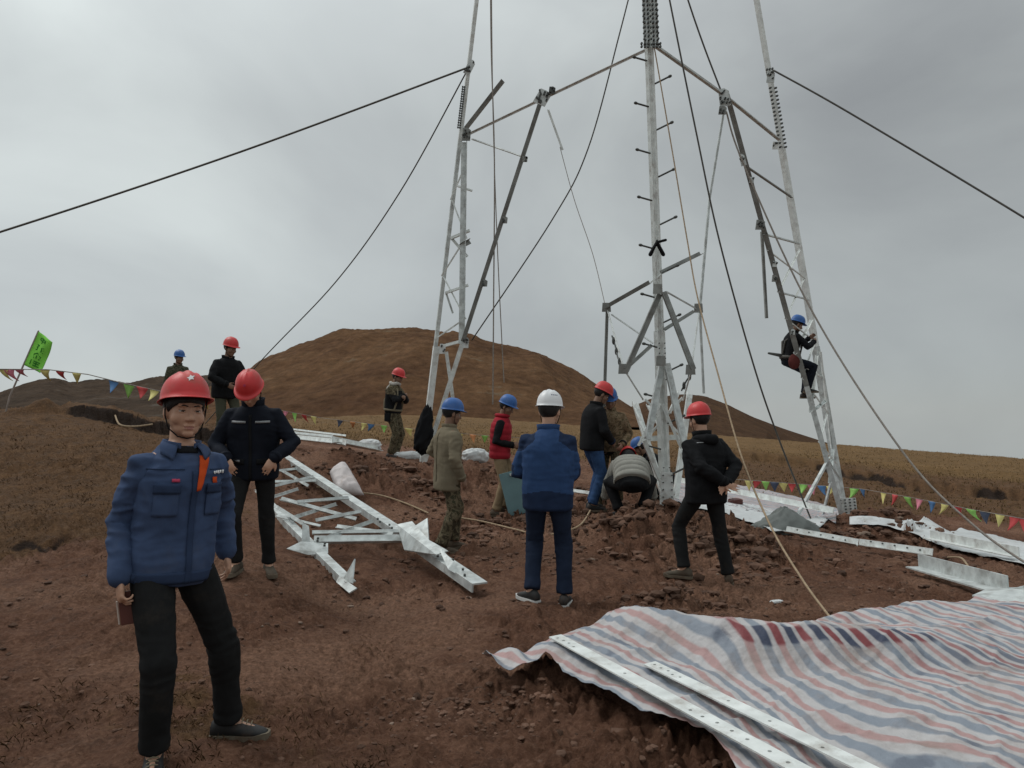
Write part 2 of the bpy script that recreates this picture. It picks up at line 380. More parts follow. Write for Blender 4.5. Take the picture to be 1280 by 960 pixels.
TARP_TOP = [(603, 806), (622, 804), (648, 805), (672, 803), (692, 797), (712, 790), (740, 782), (780, 771), (812, 767), (850, 769), (884, 777), (925, 785), (968, 786), (1000, 784), (1018, 777), (1034, 772), (1070, 769), (1095, 764),
            (1125, 760), (1150, 757), (1185, 756), (1200, 755), (1222, 747), (1250, 752), (1282, 756), (1380, 760)]
TARP_BOT = [(606, 810), (622, 826), (640, 830), (662, 829), (682, 824), (694, 833), (704, 845), (728, 857), (752, 869), (776, 883), (800, 896), (832, 905), (862, 916), (882, 924), (898, 938), (912, 954), (924, 975), (945, 1000),
            (980, 1020), (1030, 1035), (1080, 1050), (1130, 1050), (1180, 1050), (1230, 1050), (1290, 1050), (1420, 1050)]
TARP_H = 0.15
def on_plane(px, py, z):
    a, b = (px - 640.0) / FPX, (480.0 - py) / FPX
    v = Vector((a, _cp - b * _sp, _sp + b * _cp)); t = (z - EYE) / v.z
    return Vector((v.x * t, v.y * t, z))
_tt = [on_plane(a, b, TARP_H) for a, b in TARP_TOP]; _tb = [on_plane(a, b, TARP_H) for a, b in TARP_BOT]
_poly = np.array([(p.x, p.y) for p in _tt] + [(p.x, p.y) for p in reversed(_tb)])
def poly_dist(x, y, poly):
    """signed distance to polygon, positive inside"""
    d = np.full(x.shape, 1e9); ins = np.zeros(x.shape, bool); n = len(poly)
    for i in range(n):
        ax, ay = poly[i]; bx, by = poly[(i + 1) % n]
        ex, ey = bx - ax, by - ay; wx, wy = x - ax, y - ay
        t = np.clip((wx * ex + wy * ey) / (ex * ex + ey * ey + 1e-12), 0, 1)
        d = np.minimum(d, np.hypot(wx - t * ex, wy - t * ey))
        c = ((ay > y) != (by > y)) & (x < (bx - ax) * (y - ay) / (by - ay + 1e-12) + ax)
        ins ^= c
    return np.where(ins, d, -d)
def ground_z(x, y, fine=True):
    x = np.asarray(x, float); y = np.asarray(y, float)
    z = base_z(x, y); r = np.hypot(x, y); th = np.arctan2(x, y)
    st, _ = turf_step(x, y); z = z + st
    D = disturbed(x, y)
    for s in MOUNDS: z = z + s[4] * gauss(x, y, s)
    front = (np.abs(th) < 1.2)
    z = z + 0.035 * fbm(x * 0.9, y * 0.9, 3) * sstep(1, 4, r) * (1 + 2 * sstep(12, 40, r))
    if fine:
        a = (0.048 + 0.10 * D) * sstep(1.0, 2.5, r)
        l1 = np.abs(perlin(x * 3.1 + 0.4 * perlin(x * 5, y * 5), y * 3.1)) * 2.0
        l2 = np.abs(perlin(x * 7.7 + 5.1, y * 7.7)) * 1.35
        l3 = np.abs(perlin(x * 17.0 + 1.1, y * 17.0 + 8)) * 0.85
        l4 = perlin(x * 41, y * 41) * 0.22
        gate = 0.55 + 0.9 * sstep(-0.25, 0.45, fbm(x * 0.8 + 9, y * 0.8, 3))
        z = z + a * gate * (l1 + l2 + l3 + l4 - 0.8)
        # trodden prints
        fp = sstep(0.38, 0.55, perlin(x * 4.3 + 31, y * 4.3 - 7)) * (1 - D)
        z = z - 0.028 * fp * sstep(2, 3, r) * (1 - sstep(8, 14, r))
    near = np.where(r < 9, 1.0, 0.0)
    if near.any():
        sd = np.full(x.shape, -9.0); m = (r < 9) & front
        sd[m] = poly_dist(x[m], y[m], _poly)
        # under the tarp the ground is a low bank
        k = sstep(0.02, 0.30, sd)
        z = z * (1 - k) + k * (TARP_H - 0.06) * 1.0
    return z
def gz(x, y, fine=True): return float(ground_z(np.array([float(x)]), np.array([float(y)]), fine)[0])
def G(px, py, dmin=2.5, dmax=60, lift=0.0):
    """first ground point under a photo pixel"""
    d = np.exp(np.linspace(math.log(dmin), math.log(dmax), 700))
    p0 = P(px, py, 1.0); q = np.array([[p0.x * k, k, EYE + (p0.z - EYE) * k] for k in d])
    h = ground_z(q[:, 0], q[:, 1], False); i = np.argmax(q[:, 2] <= h)
    p = P(px, py, float(d[i])); return Vector((p.x, p.y, h[i] + lift))

def cover(x, y):
    """grass, ochre (dry far grass), dark peat, wet/pale trampled soil"""
    r = np.hypot(x, y); th = np.arctan2(x, y)
    n = fbm(x * 0.55 + 3, y * 0.55, 4); n2 = fbm(x * 2.1, y * 2.1, 3)
    left = (1 - sstep(-0.44, -0.24, th + 0.07 * n)) * sstep(7.6, 9.6, r + 1.2 * n)
    fore = 0.68 * (1 - sstep(-0.35, 0.05, th + 0.2 * n)) * sstep(-0.1, 0.5, n + 0.4 * n2) * (1 - sstep(5, 7, r))
    right = sstep(16, 20, r + 2 * n) * sstep(0.15, 0.24, th)
    mid = sstep(18, 23, r + 1.5 * n)
    g = np.clip(np.maximum.reduce([left * 0.9, fore, right * 0.75, mid]), 0, 1)
    far = np.maximum(sstep(19, 26, r) * sstep(-0.42, -0.25, th) * (1 - sstep(0.15, 0.25, th)), sstep(27, 33, r - 0.0) * sstep(0.1, 0.25, th))
    _, dk = turf_step(x, y)
    D = disturbed(x, y)
    dark = np.clip(dk + 0.45 * sstep(0.45, 0.9, D) * sstep(-0.2, 0.4, n2), 0, 1)
    band = sstep(0.2, 0.27, th) * sstep(20, 22, r) * (1 - sstep(27, 29, r)) * sstep(-0.25, 0.5, fbm(th * 70, r * 1.2, 4))
    dark = np.clip(np.maximum(dark, 0.42 * band), 0, 1)
    damp = 0.42 * sstep(-0.05, 0.6, fbm(x * 0.9 + 12, y * 0.9 + 5, 4)) * (1 - g); dark = np.maximum(dark, damp)
    pale = sstep(-0.1, 0.35, fbm(x * 0.7 + 40, y * 0.7 - 3, 3)) * (1 - g) * (1 - dark)
    return g * (1 - 0.8 * D), far, dark, pale

def make_ground():
    fine = np.linspace(-0.72, 0.72, 640)
    coarse = np.linspace(0.72, 2 * math.pi - 0.72, 90)[1:-1]
    th = np.r_[fine, coarse]
    r = np.r_[np.linspace(0.35, 2.2, 10)[:-1], np.exp(np.linspace(math.log(2.2), math.log(40), 560)), np.exp(np.linspace(math.log(40), math.log(1800), 90))[1:]]
    T, Rr = np.meshgrid(th, r); X = Rr * np.sin(T); Y = Rr * np.cos(T)
    Z = ground_z(X.ravel(), Y.ravel()).reshape(X.shape)
    far = Rr > 600; Z = np.where(far, Z, Z)
    nr, nt = X.shape; co = np.c_[X.ravel(), Y.ravel(), Z.ravel()]
    i = np.arange(nr - 1)[:, None] * nt; j = np.arange(nt)[None, :]; jn = (j + 1) % nt
    F = np.stack([i + j, i + jn, i + nt + jn, i + nt + j], -1).reshape(-1, 4)[:, ::-1]
    co = np.vstack([co, [[0, 0, 0]]]); c = len(co) - 1
    tri = np.stack([np.full(nt, c), (np.arange(nt) + 1) % nt, np.arange(nt)], -1)[:, ::-1]
    me = bpy.data.meshes.new('ground')
    nv, nq = len(co), len(F)
    me.vertices.add(nv); me.vertices.foreach_set('co', co.ravel())
    loops = np.r_[F.ravel(), tri.ravel()]; me.loops.add(len(loops)); me.loops.foreach_set('vertex_index', loops.astype(np.int32))
    me.polygons.add(nq + nt); st = np.r_[np.arange(nq) * 4, nq * 4 + np.arange(nt) * 3]
    me.polygons.foreach_set('loop_start', st.astype(np.int32))
    me.update(calc_edges=True); me.validate()
    g, fr, dk, pl = cover(co[:, 0], co[:, 1])
    at = me.attributes.new('cover', 'FLOAT_COLOR', 'POINT')
    at.data.foreach_set('color', np.c_[g, fr, dk, pl].astype(np.float32).ravel())
    me.shade_smooth()
    return me

def ground_material():
    m, n, l, b = nodemat('wet_earth')
    at = n.new('ShaderNodeAttribute'); at.attribute_name = 'cover'
    sep = n.new('ShaderNodeSeparateColor'); l.new(at.outputs['Color'], sep.inputs['Color'])
    tc = n.new('ShaderNodeTexCoord')
    def noise(scale, detail=8, rough=0.6, sc=(1, 1, 1)):
        mp = n.new('ShaderNodeMapping'); mp.inputs['Scale'].default_value = sc; l.new(tc.outputs['Object'], mp.inputs['Vector'])
        x = n.new('ShaderNodeTexNoise'); x.inputs['Scale'].default_value = scale; x.inputs['Detail'].default_value = detail
        x.inputs['Roughness'].default_value = rough; l.new(mp.outputs['Vector'], x.inputs['Vector']); return x
    def ramp(x, stops):
        r = n.new('ShaderNodeValToRGB'); e = r.color_ramp.elements
        while len(e) < len(stops): e.new(0.5)
        for k, (p, c) in enumerate(stops): e[k].position = p; e[k].color = (*c, 1)
        l.new(x.outputs['Fac'], r.inputs['Fac']); return r.outputs['Color']
    def mix(f, a, b_):
        x = n.new('ShaderNodeMix'); x.data_type = 'RGBA'
        if hasattr(f, 'node'): l.new(f, x.inputs['Factor'])
        else: x.inputs['Factor'].default_value = f
        l.new(a, x.inputs['A']); l.new(b_, x.inputs['B']); return x.outputs['Result']
    def math_(op, a, b_):
        x = n.new('ShaderNodeMath'); x.operation = op; x.use_clamp = True
        for k, q in enumerate((a, b_)):
            if hasattr(q, 'node'): l.new(q, x.inputs[k])
            else: x.inputs[k].default_value = q
        return x.outputs[0]
    n_big, n_mid, n_fine = noise(1.1), noise(5.0, 12, 0.7), noise(34, 10, 0.75)
    soil = mix(0.5, ramp(n_mid, [(0.3, (0.0548, 0.0278, 0.0173)), (0.5, (0.1618, 0.0798, 0.0499)), (0.70, (0.3086, 0.1717, 0.1137))]),
               ramp(n_fine, [(0.33, (0.0411, 0.0211, 0.0131)), (0.52, (0.1618, 0.0798, 0.0499)), (0.69, (0.3565, 0.2054, 0.1386))]))
    pale = ramp(n_fine, [(0.34, (0.1029, 0.0527, 0.0333)), (0.66, (0.3703, 0.2095, 0.1386))])
    dark = ramp(n_fine, [(0.3, (0.010, 0.0065, 0.005)), (0.7, (0.05, 0.031, 0.022))])
    grass = mix(0.5, ramp(n_mid, [(0.3, (0.0476, 0.0278, 0.0159)), (0.52, (0.1397, 0.0752, 0.0376)), (0.72, (0.2540, 0.1445, 0.0752))]),
                ramp(n_fine, [(0.33, (0.0334, 0.0196, 0.0122)), (0.52, (0.1334, 0.0721, 0.0366)), (0.70, (0.2857, 0.1805, 0.1054))]))
    n_far = noise(0.35, 8, 0.7); n_far2 = noise(2.2, 8, 0.7, (1, 2.2, 1))
    ochre = mix(0.5, ramp(n_far, [(0.3, (0.1167, 0.0649, 0.0261)), (0.7, (0.2385, 0.1400, 0.0591))]), ramp(n_far2, [(0.3, (0.0863, 0.0518, 0.0227)), (0.7, (0.2638, 0.1583, 0.0682))]))
    # ragged borders between covers
    def ragged(ch, nz, amt=0.55):
        a = math_('SUBTRACT', nz.outputs['Fac'], 0.5); 
        x = n.new('ShaderNodeMath'); x.operation = 'MULTIPLY_ADD'; l.new(a if False else nz.outputs['Fac'], x.inputs[0]); x.inputs[1].default_value = amt * 2
        y = n.new('ShaderNodeMath'); y.operation = 'SUBTRACT'; l.new(ch, y.inputs[0]); y.inputs[1].default_value = amt
        l.new(y.outputs[0], x.inputs[2])
        mr = n.new('ShaderNodeMapRange'); mr.interpolation_type = 'SMOOTHSTEP'; mr.inputs['From Min'].default_value = 0.35; mr.inputs['From Max'].default_value = 0.65
        l.new(x.outputs[0], mr.inputs['Value']); return mr.outputs['Result']
    al_ = math_('MULTIPLY', at.outputs['Alpha'], 0.85); c = mix(al_, soil, pale)
    gg = mix(sep.outputs[1], grass, ochre)
    c = mix(ragged(sep.outputs[0], n_mid), c, gg)
    c = mix(ragged(sep.outputs[2], n_mid, 0.3), c, dark)
    l.new(c, b.inputs['Base Color'])
    rr = n.new('ShaderNodeMapRange'); l.new(n_mid.outputs['Fac'], rr.inputs['Value']); rr.inputs['From Min'].default_value = 0.3; rr.inputs['From Max'].default_value = 0.7
    rr.inputs['To Min'].default_value = 0.7; rr.inputs['To Max'].default_value = 0.98; l.new(rr.outputs['Result'], b.inputs['Roughness'])
    b.inputs['Specular IOR Level'].default_value = 0.10
    add = n.new('ShaderNodeMath'); add.operation = 'MULTIPLY_ADD'; l.new(n_mid.outputs['Fac'], add.inputs[0]); add.inputs[1].default_value = 2.2; l.new(n_fine.outputs['Fac'], add.inputs[2])
    bp = n.new('ShaderNodeBump'); bp.inputs['Strength'].default_value = 1.0; bp.inputs['Distance'].default_value = 0.035
    l.new(add.outputs[0], bp.inputs['Height']); l.new(bp.outputs['Normal'], b.inputs['Normal'])
    return m
ground = tag(link('ground', make_ground(), ground_material()), 'wet reddish brown trampled soil with brown turf on the slopes', None, None, 'structure')

# ------------------------------------------------------------------ hills
def hill_material(name, base, dry, rock, rock_amt):
    m, n, l, b = nodemat(name)
    tc = n.new('ShaderNodeTexCoord')
    def nz(scale, det=9, rough=0.62, sc=(1, 1, 1)):
        mp = n.new('ShaderNodeMapping'); mp.inputs['Scale'].default_value = sc; l.new(tc.outputs['Object'], mp.inputs['Vector'])
        x = n.new('ShaderNodeTexNoise'); x.inputs['Scale'].default_value = scale; x.inputs['Detail'].default_value = det; x.inputs['Roughness'].default_value = rough
        l.new(mp.outputs['Vector'], x.inputs['Vector']); return x.outputs['Fac']
    a, c, d = nz(0.045), nz(0.5, 12, 0.72, sc=(1, 0.5, 1.6)), nz(0.045, 12, 0.75)
    r1 = n.new('ShaderNodeValToRGB'); l.new(a, r1.inputs['Fac']); e = r1.color_ramp.elements; e[0].position = 0.35; e[1].position = 0.65; e[0].color = (*base, 1); e[1].color = (*dry, 1)
    r2 = n.new('ShaderNodeValToRGB'); l.new(c, r2.inputs['Fac']); e = r2.color_ramp.elements; e[0].position = 0.3; e[1].position = 0.72; e[0].color = (0.45, 0.43, 0.40, 1); e[1].color = (1.30, 1.30, 1.30, 1)
    mu = n.new('ShaderNodeMix'); mu.data_type = 'RGBA'; mu.blend_type = 'MULTIPLY'; mu.inputs['Factor'].default_value = 1; l.new(r1.outputs['Color'], mu.inputs['A']); l.new(r2.outputs['Color'], mu.inputs['B'])
    r3 = n.new('ShaderNodeValToRGB'); l.new(d, r3.inputs['Fac']); e = r3.color_ramp.elements; e[0].position = 0.60 - rock_amt; e[1].position = 0.68 - rock_amt
    mx = n.new('ShaderNodeMix'); mx.data_type = 'RGBA'; l.new(r3.outputs['Color'], mx.inputs['Factor']); l.new(mu.outputs['Result'], mx.inputs['A']); mx.inputs['B'].default_value = (*rock, 1)
    l.new(mx.outputs['Result'], b.inputs['Base Color']); b.inputs['Roughness'].default_value = 0.95; b.inputs['Specular IOR Level'].default_value = 0.04
    bp = n.new('ShaderNodeBump'); bp.inputs['Strength'].default_value = 0.8; bp.inputs['Distance'].default_value = 0.8; l.new(c, bp.inputs['Height']); l.new(bp.outputs['Normal'], b.inputs['Normal'])
    return m
def make_hill(name, sil, d_foot, d_ridge, foot_py, seed, m, label, rough=1.0):
    px = np.linspace(sil[0][0], sil[-1][0], 260)
    py = np.interp(px, [s[0] for s in sil], [s[1] for s in sil])
    k = np.ones(9) / 9; py = np.convolve(np.pad(py, 4, 'edge'), k, 'valid')
    v = np.linspace(0, 2, 120)
    PX, V = np.meshgrid(px, v)
    rv = np.random.default_rng(seed)
    a = (PX - 640) / FPX
    dr = d_ridge * (1 + 0.10 * fbm(PX / 110 + seed, PX * 0 + 1.3, 3))
    df = np.full_like(PX, d_foot)
    D = np.where(V <= 1, df + (dr - df) * V, dr + (dr - df) * (V - 1))
    zr = EYE + (HORIZON - np.interp(PX, px, py)) / FPX * dr
    zf = EYE + (HORIZON - foot_py) / FPX * df
    zf = np.minimum(zf, zr - 0.5)
    prof = np.where(V <= 1, np.sin(np.clip(V, 0, 1) * math.pi / 2) ** 1.25, np.cos((V - 1) * math.pi / 2) ** 1.1)
    base = np.where(V <= 1, zf, zf - 8 * (V - 1))
    Z = base + (zr - base) * prof
    X = a * D
    hh = np.clip(zr - zf, 0, None)
    env = np.sin(np.clip(V, 0, 2) * math.pi / 2) * (1 - np.exp(-((V - 1) / 0.16) ** 2) * 0.95)
    gl = fbm(X * 0.05 + seed, D * 0.012, 4) * 0.11 - np.abs(perlin(X * 0.075 + 0.3 * perlin(X * .05, D * .05) + seed, D * 0.01)) * 0.14
    Z = Z + rough * hh * env * gl + rough * 0.02 * hh * fbm(X * 0.3, D * 0.3, 3)
    nr, nt = X.shape
    i = np.arange(nr - 1)[:, None] * nt; j = np.arange(nt - 1)[None, :]
    F = np.stack([i + j, i + j + 1, i + nt + j + 1, i + nt + j], -1).reshape(-1, 4)
    me = bpy.data.meshes.new(name); me.from_pydata(np.c_[X.ravel(), D.ravel(), Z.ravel()].tolist(), [], F.tolist()); me.shade_smooth()
    return tag(link(name, me, m), label, None, None, 'structure')
hm = hill_material('rust_hill', (0.098, 0.050, 0.027), (0.16, 0.088, 0.045), (0.17, 0.14, 0.10), -0.005)
hm2 = hill_material('dark_hill', (0.070, 0.038, 0.022), (0.11, 0.062, 0.034), (0.06, 0.05, 0.04), -0.08)
hm3 = hill_material('grey_hill', (0.052, 0.036, 0.026), (0.088, 0.060, 0.041), (0.11, 0.10, 0.088), 0.02)
make_hill('hill', [(200, 522), (240, 492), (280, 478), (310, 464), (330, 449), (365, 437), (400, 430), (430, 421), (470, 415), (500, 411), (520, 412), (545, 417), (580, 424), (620, 431), (650, 437), (672, 444), (700, 456), (735, 475), (765, 494), (795, 512), (830, 540), (870, 560)],
          85, 215, 534, 1, hm, 'rounded rust brown hill with scattered grey rock behind the tower', 1.15)
make_hill('hill', [(690, 570), (730, 545), (780, 512), (815, 498), (850, 493), (880, 495), (910, 506), (940, 521), (975, 538), (1010, 553), (1040, 566), (1080, 590)],
          160, 400, 560, 2, hm2, 'dark brown hill behind the middle tower leg', 0.7)
make_hill('hill', [(-260, 505), (-160, 490), (-60, 500), (0, 492), (25, 484), (50, 476), (70, 475), (90, 482), (110, 479), (135, 478), (160, 482), (185, 476), (215, 472), (240, 474), (270, 470), (300, 472), (330, 480), (370, 500)],
          120, 330, 530, 5, hm3, 'low grey brown hills on the left skyline', 1.4)

# ------------------------------------------------------------------ matted grass and soil crumbs (nobody could count them)
def make_blades(n, name, m, sampler, hmin, hmax, wid, label, flat=0.6):
    x, y = sampler(n)
    g, fr, dk, _ = cover(x, y)
    keep = (rng.random(len(x)) < np.clip(g * 1.1, 0, 1) * (1 - dk)); x, y = x[keep], y[keep]
    sd = np.full(len(x), -9.0); mm = np.hypot(x, y) < 9; sd[mm] = poly_dist(x[mm], y[mm], _poly); k = sd < -0.03; x, y = x[k], y[k]
    z = ground_z(x, y); n = len(x)
    cl = sstep(-0.15, 0.3, fbm(x * 2.3, y * 2.3, 2)); h = (hmin + (hmax - hmin) * rng.random(n)) * (0.5 + cl)
    az = rng.random(n) * 2 * math.pi; tilt = flat * (0.4 + 0.9 * rng.random(n)) * 1.2
    dx, dy = np.cos(az), np.sin(az); r = np.hypot(x, y); w = wid * np.clip(r / 4, 1, 5)
    px_, py_ = -dy * w, dx * w
    b0 = np.c_[x - px_, y - py_, z - 0.006]; b1 = np.c_[x + px_, y + py_, z - 0.006]
    lx = np.sin(tilt) * h; tip = np.c_[x + dx * lx, y + dy * lx, z + np.cos(tilt) * h]
    md = np.c_[x + dx * lx * 0.4, y + dy * lx * 0.4, z + np.cos(tilt) * h * 0.62]
    co = np.stack([b0, b1, md + np.c_[px_, py_, px_ * 0] * 0.6, tip, md - np.c_[px_, py_, px_ * 0] * 0.6], 1).reshape(-1, 3)
    f = (np.arange(n)[:, None] * 5 + np.array([[0, 1, 2, 3, 4]]))
    me = bpy.data.meshes.new(name); me.vertices.add(len(co)); me.vertices.foreach_set('co', co.ravel())
    me.loops.add(n * 5); me.loops.foreach_set('vertex_index', f.ravel().astype(np.int32)); me.polygons.add(n)
    me.polygons.foreach_set('loop_start', (np.arange(n) * 5).astype(np.int32)); me.update(calc_edges=True)
    return tag(link(name, me, m), label, None, None, 'stuff')
def polar_sampler(t0, t1, r0, r1):
    def f(n):
        t = t0 + (t1 - t0) * rng.random(n); r = np.exp(math.log(r0) + (math.log(r1) - math.log(r0)) * rng.random(n))
        return r * np.sin(t), r * np.cos(t)
    return f
gm = mat('dead_grass', (0.135, 0.080, 0.040), 0.95, 0, 0.55, 3.0, spec=0.2)
gm2 = mat('ochre_grass', (0.155, 0.10, 0.046), 0.95, 0, 0.15, 1.0, spec=0.2)
make_blades(52000, 'grass', gm, polar_sampler(-0.70, -0.12, 2.6, 15), 0.012, 0.036, 0.0016, 'short matted brown grass on the left bank', 0.9)
make_blades(52000, 'grass', gm2, polar_sampler(-0.60, 0.70, 18, 75), 0.025, 0.07, 0.003, 'dry ochre grass on the plain behind the tower', 0.6)

def make_clods(n, name, m, label, weight):
    ico = bmesh.new(); bmesh.ops.create_icosphere(ico, subdivisions=1, radius=1.0)
    bv = np.array([v.co[:] for v in ico.verts]); bf = np.array([[v.index for v in f.verts] for f in ico.faces]); ico.free()
    t = -0.66 + 1.32 * rng.random(n * 14); r = np.exp(math.log(2.7) + (math.log(15) - math.log(2.7)) * rng.random(n * 14)); x, y = r * np.sin(t), r * np.cos(t)
    D = disturbed(x, y); g, fr, dk, _ = cover(x, y)
    pr = np.clip(weight[0] + weight[1] * D + 0.35 * dk - 0.5 * g * (r > 5), 0, 1); k = rng.random(len(x)) < pr
    k &= rng.random(len(x)) < 0.12 + 0.95 * sstep(-0.12, 0.35, fbm(x * 1.3 + 2, y * 1.3, 3))
    sd = poly_dist(x, y, _poly); k &= sd < -0.01
    x, y, r, D = x[k][:n], y[k][:n], r[k][:n], D[k][:n]; z = ground_z(x, y); n = len(x)
    s = (0.005 + 0.017 * rng.random(n) ** 3 + 0.05 * D * rng.random(n) ** 4) * np.clip(r / 5, 0.8, 1.5)
    V = []
    for i in range(n):
        q = bv * (0.75 + 0.5 * rng.random((len(bv), 1))) * (s[i] * np.array([1 + 0.6 * rng.random(), 1 + 0.5 * rng.random(), 0.55 + 0.35 * rng.random()]))
        a = rng.random() * 6.28; c_, s_ = math.cos(a), math.sin(a)
        q = np.c_[q[:, 0] * c_ - q[:, 1] * s_, q[:, 0] * s_ + q[:, 1] * c_, q[:, 2]]
        V.append(q + [x[i], y[i], z[i] + s[i] * 0.2])
    V = np.vstack(V); F = (bf[None] + (np.arange(n) * len(bv))[:, None, None]).reshape(-1, 3)
    me = bpy.data.meshes.new(name); me.from_pydata(V.tolist(), [], F.tolist())
    return tag(link(name, me, m), label, None, None, 'stuff')
cm = mat('soil_clod', (0.125, 0.072, 0.050), 0.95, 0, 0.6, 3.2, 0.6, 40, spec=0.2)
make_clods(6000, 'soil_crumbs', cm, 'loose crumbs and clods of reddish brown soil', (0.05, 0.95))
sm = mat('pale_stone', (0.24, 0.175, 0.135), 0.9, 0, 0.4, 3)
make_clods(260, 'stones', sm, 'small pale stones scattered on the soil', (0.03, 0.02))
# ------------------------------------------------------------------ the steel tower under construction
CAMV = Vector((0, 0, EYE))
def bar(name, parent, p0, p1, w, m='steel', ref=None, t=None, loc=Vector((0, 0, 0)), w2=None):
    p0, p1 = Vector(p0) - loc, Vector(p1) - loc
    mb = MB(); ax = (p1 - p0).normalized()
    if ref is None:
        ref = ax.cross(Vector((0, 1, 0)))
        if ref.length < 0.05: ref = Vector((1, 0, 0))
    mb.lshape(p0 , p1, w, t or max(0.008, w * 0.1), ref, w2)
    me = mb.mesh(name); fixn(me)
    return link(name, me, M[m], parent)
def bolts(name, parent, pts, n, r, h, loc=Vector((0, 0, 0)), m='bolt'):
    mb = MB(); n = Vector(n).normalized()
    for p in pts:
        p = Vector(p) - loc; mb.tube([p, p + n * h], [r, r * 0.9], 6, False)
    o = mb.build(name, M[m], parent); return tag(o, kind='stuff')
def plate(name, parent, pts, th, m='steel', loc=Vector((0, 0, 0)), n=None):
    pts = [Vector(p) - loc for p in pts]
    n = n or (pts[1] - pts[0]).cross(pts[2] - pts[0])
    mb = MB(); mb.prism(pts, n, th); me = mb.mesh(name); fixn(me)
    return link(name, me, M[m], parent)
def lerp(a, b, t): return Vector(a) * (1 - t) + Vector(b) * t

TW = P(840, 600, 14.0); TW.z = 0.0
tower = thing('lattice_tower', TW, 'unfinished galvanised steel lattice tower with three leaning legs standing on the soil', 'pylon')
def tpart(kind, a, b, w, m='steel', ref=None): return bar(kind, tower, a, b, w, m, ref, loc=TW)
def cluster(p, w, h, axis, rows, cols, parent=tower, nrm=(0, -1, 0.1), r=0.013, lift=0.0):
    axis = Vector(axis).normalized(); n = Vector(nrm).normalized(); s = axis.cross(n).normalized()
    pts = [Vector(p) + axis * (h * (i / max(rows - 1, 1) - 0.5)) + s * (w * (j / max(cols - 1, 1) - 0.5)) + n * lift for i in range(rows) for j in range(cols)]
    return bolts('bolts', parent, pts, n, r, 0.03, TW)

# --- middle leg, nearest to the viewer: a cruciform of two angles
C0, C1 = P(834, 668, 10.9), P(807, -70, 11.75)
def cpt(t): return lerp(C0, C1, t)
def ct(py): return (668 - py) / 738.0
cax = (C1 - C0).normalized(); cside = cax.cross(Vector((0, 1, 0))).normalized()
def leg_section(a, b, w):
    mb = MB(); d = Vector((0.0, -0.012, 0))
    mb.lshape(a - TW, b - TW, w, 0.014, (cside - Vector((0, -0.55, 0))))
    o = -cside * 0.008
    mb.lshape(a - TW + o, b - TW + o, w, 0.014, (-cside - Vector((0, -0.55, 0))))
    mb.lshape(a - TW + o * 0.5 + d, b - TW + o * 0.5 + d, w * 0.62, 0.014, (cside + Vector((0, -0.9, 0))))
    me = mb.mesh('main_leg'); fixn(me); return link('main_leg', me, M['steel_white'], tower)
leg_section(C0, cpt(ct(430)), 0.088); leg_section(cpt(ct(431)), cpt(ct(60)), 0.072); leg_section(cpt(ct(61)), C1, 0.072)
k = 0
for py in range(600, 70, -30):                     # step bolts, left and right in turn
    k += 1; p = cpt(ct(py)) - TW; s = -1 if k % 2 else 1
    q = p + cside * s * (0.27 if s < 0 else 0.24) + Vector((0, -0.06, 0.10 if s < 0 else 0.05))
    mb = MB(); mb.tube([p + cside * s * 0.06 + Vector((0, -0.05, 0)), q], 0.014, 6); mb.tube([q, q + (q - p).normalized() * 0.02], 0.022, 6)
    mb.build('step_bolt', M['bolt'], tower)
pm = cpt(ct(25))
for sx in (-0.075, 0.055):
    c = pm + cside * sx + Vector((0, -0.11, 0)); h = cax * 0.62; w = cside * 0.05
    plate('splice_plate', tower, [c - h - w, c - h + w, c + h + w, c + h - w], 0.012, 'steel', TW)
    cluster(c + Vector((0, -0.008, 0)), 0.055, 1.15, cax, 17, 2, r=0.017)
cluster(pm + Vector((0, -0.14, 0)), 0.22, 1.2, cax, 14, 3, r=0.014, lift=0.02)
c = cpt(ct(530)); h = cax * 0.24; w = cside * 0.06
for py in (600, 480, 455):
    cluster(cpt(ct(py)) + Vector((0, -0.12, 0)), 0.08, 0.22, cax, 4, 2, r=0.010)
bc = P(834, 612, 10.72)
plate('splice_plate', tower, [bc + Vector((-0.10, 0, -0.28)), bc + Vector((0.10, 0, -0.28)), bc + Vector((0.07, 0, 0.24)), bc + Vector((-0.08, 0, 0.24))], 0.014, 'steel_white', TW)
cluster(bc + Vector((0, -0.02, 0)), 0.12, 0.40, (0, 0, 1), 5, 2, r=0.011)

# braces round the middle leg (photo pixels and distances of their ends)
def br(kind, x0, y0, d0, x1, y1, d1, w, m='steel', ref=None): return tpart(kind, P(x0, y0, d0), P(x1, y1, d1), w, m, ref)
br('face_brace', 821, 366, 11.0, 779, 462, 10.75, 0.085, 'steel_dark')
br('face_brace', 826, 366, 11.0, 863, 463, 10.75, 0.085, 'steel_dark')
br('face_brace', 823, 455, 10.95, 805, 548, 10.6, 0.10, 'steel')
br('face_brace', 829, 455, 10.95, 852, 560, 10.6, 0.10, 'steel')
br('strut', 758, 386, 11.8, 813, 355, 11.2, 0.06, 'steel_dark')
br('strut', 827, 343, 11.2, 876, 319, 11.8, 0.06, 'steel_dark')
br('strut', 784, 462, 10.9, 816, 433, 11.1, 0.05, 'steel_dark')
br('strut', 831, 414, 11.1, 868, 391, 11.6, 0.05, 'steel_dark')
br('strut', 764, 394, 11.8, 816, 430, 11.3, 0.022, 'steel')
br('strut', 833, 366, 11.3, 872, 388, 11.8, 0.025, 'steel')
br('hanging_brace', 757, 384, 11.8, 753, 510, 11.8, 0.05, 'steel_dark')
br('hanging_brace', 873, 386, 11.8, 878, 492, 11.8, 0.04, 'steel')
br('lower_brace', 790, 505, 12.2, 826, 622, 11.0, 0.10, 'steel_white')
br('lower_brace', 858, 492, 12.2, 840, 622, 11.0, 0.10, 'steel_white')
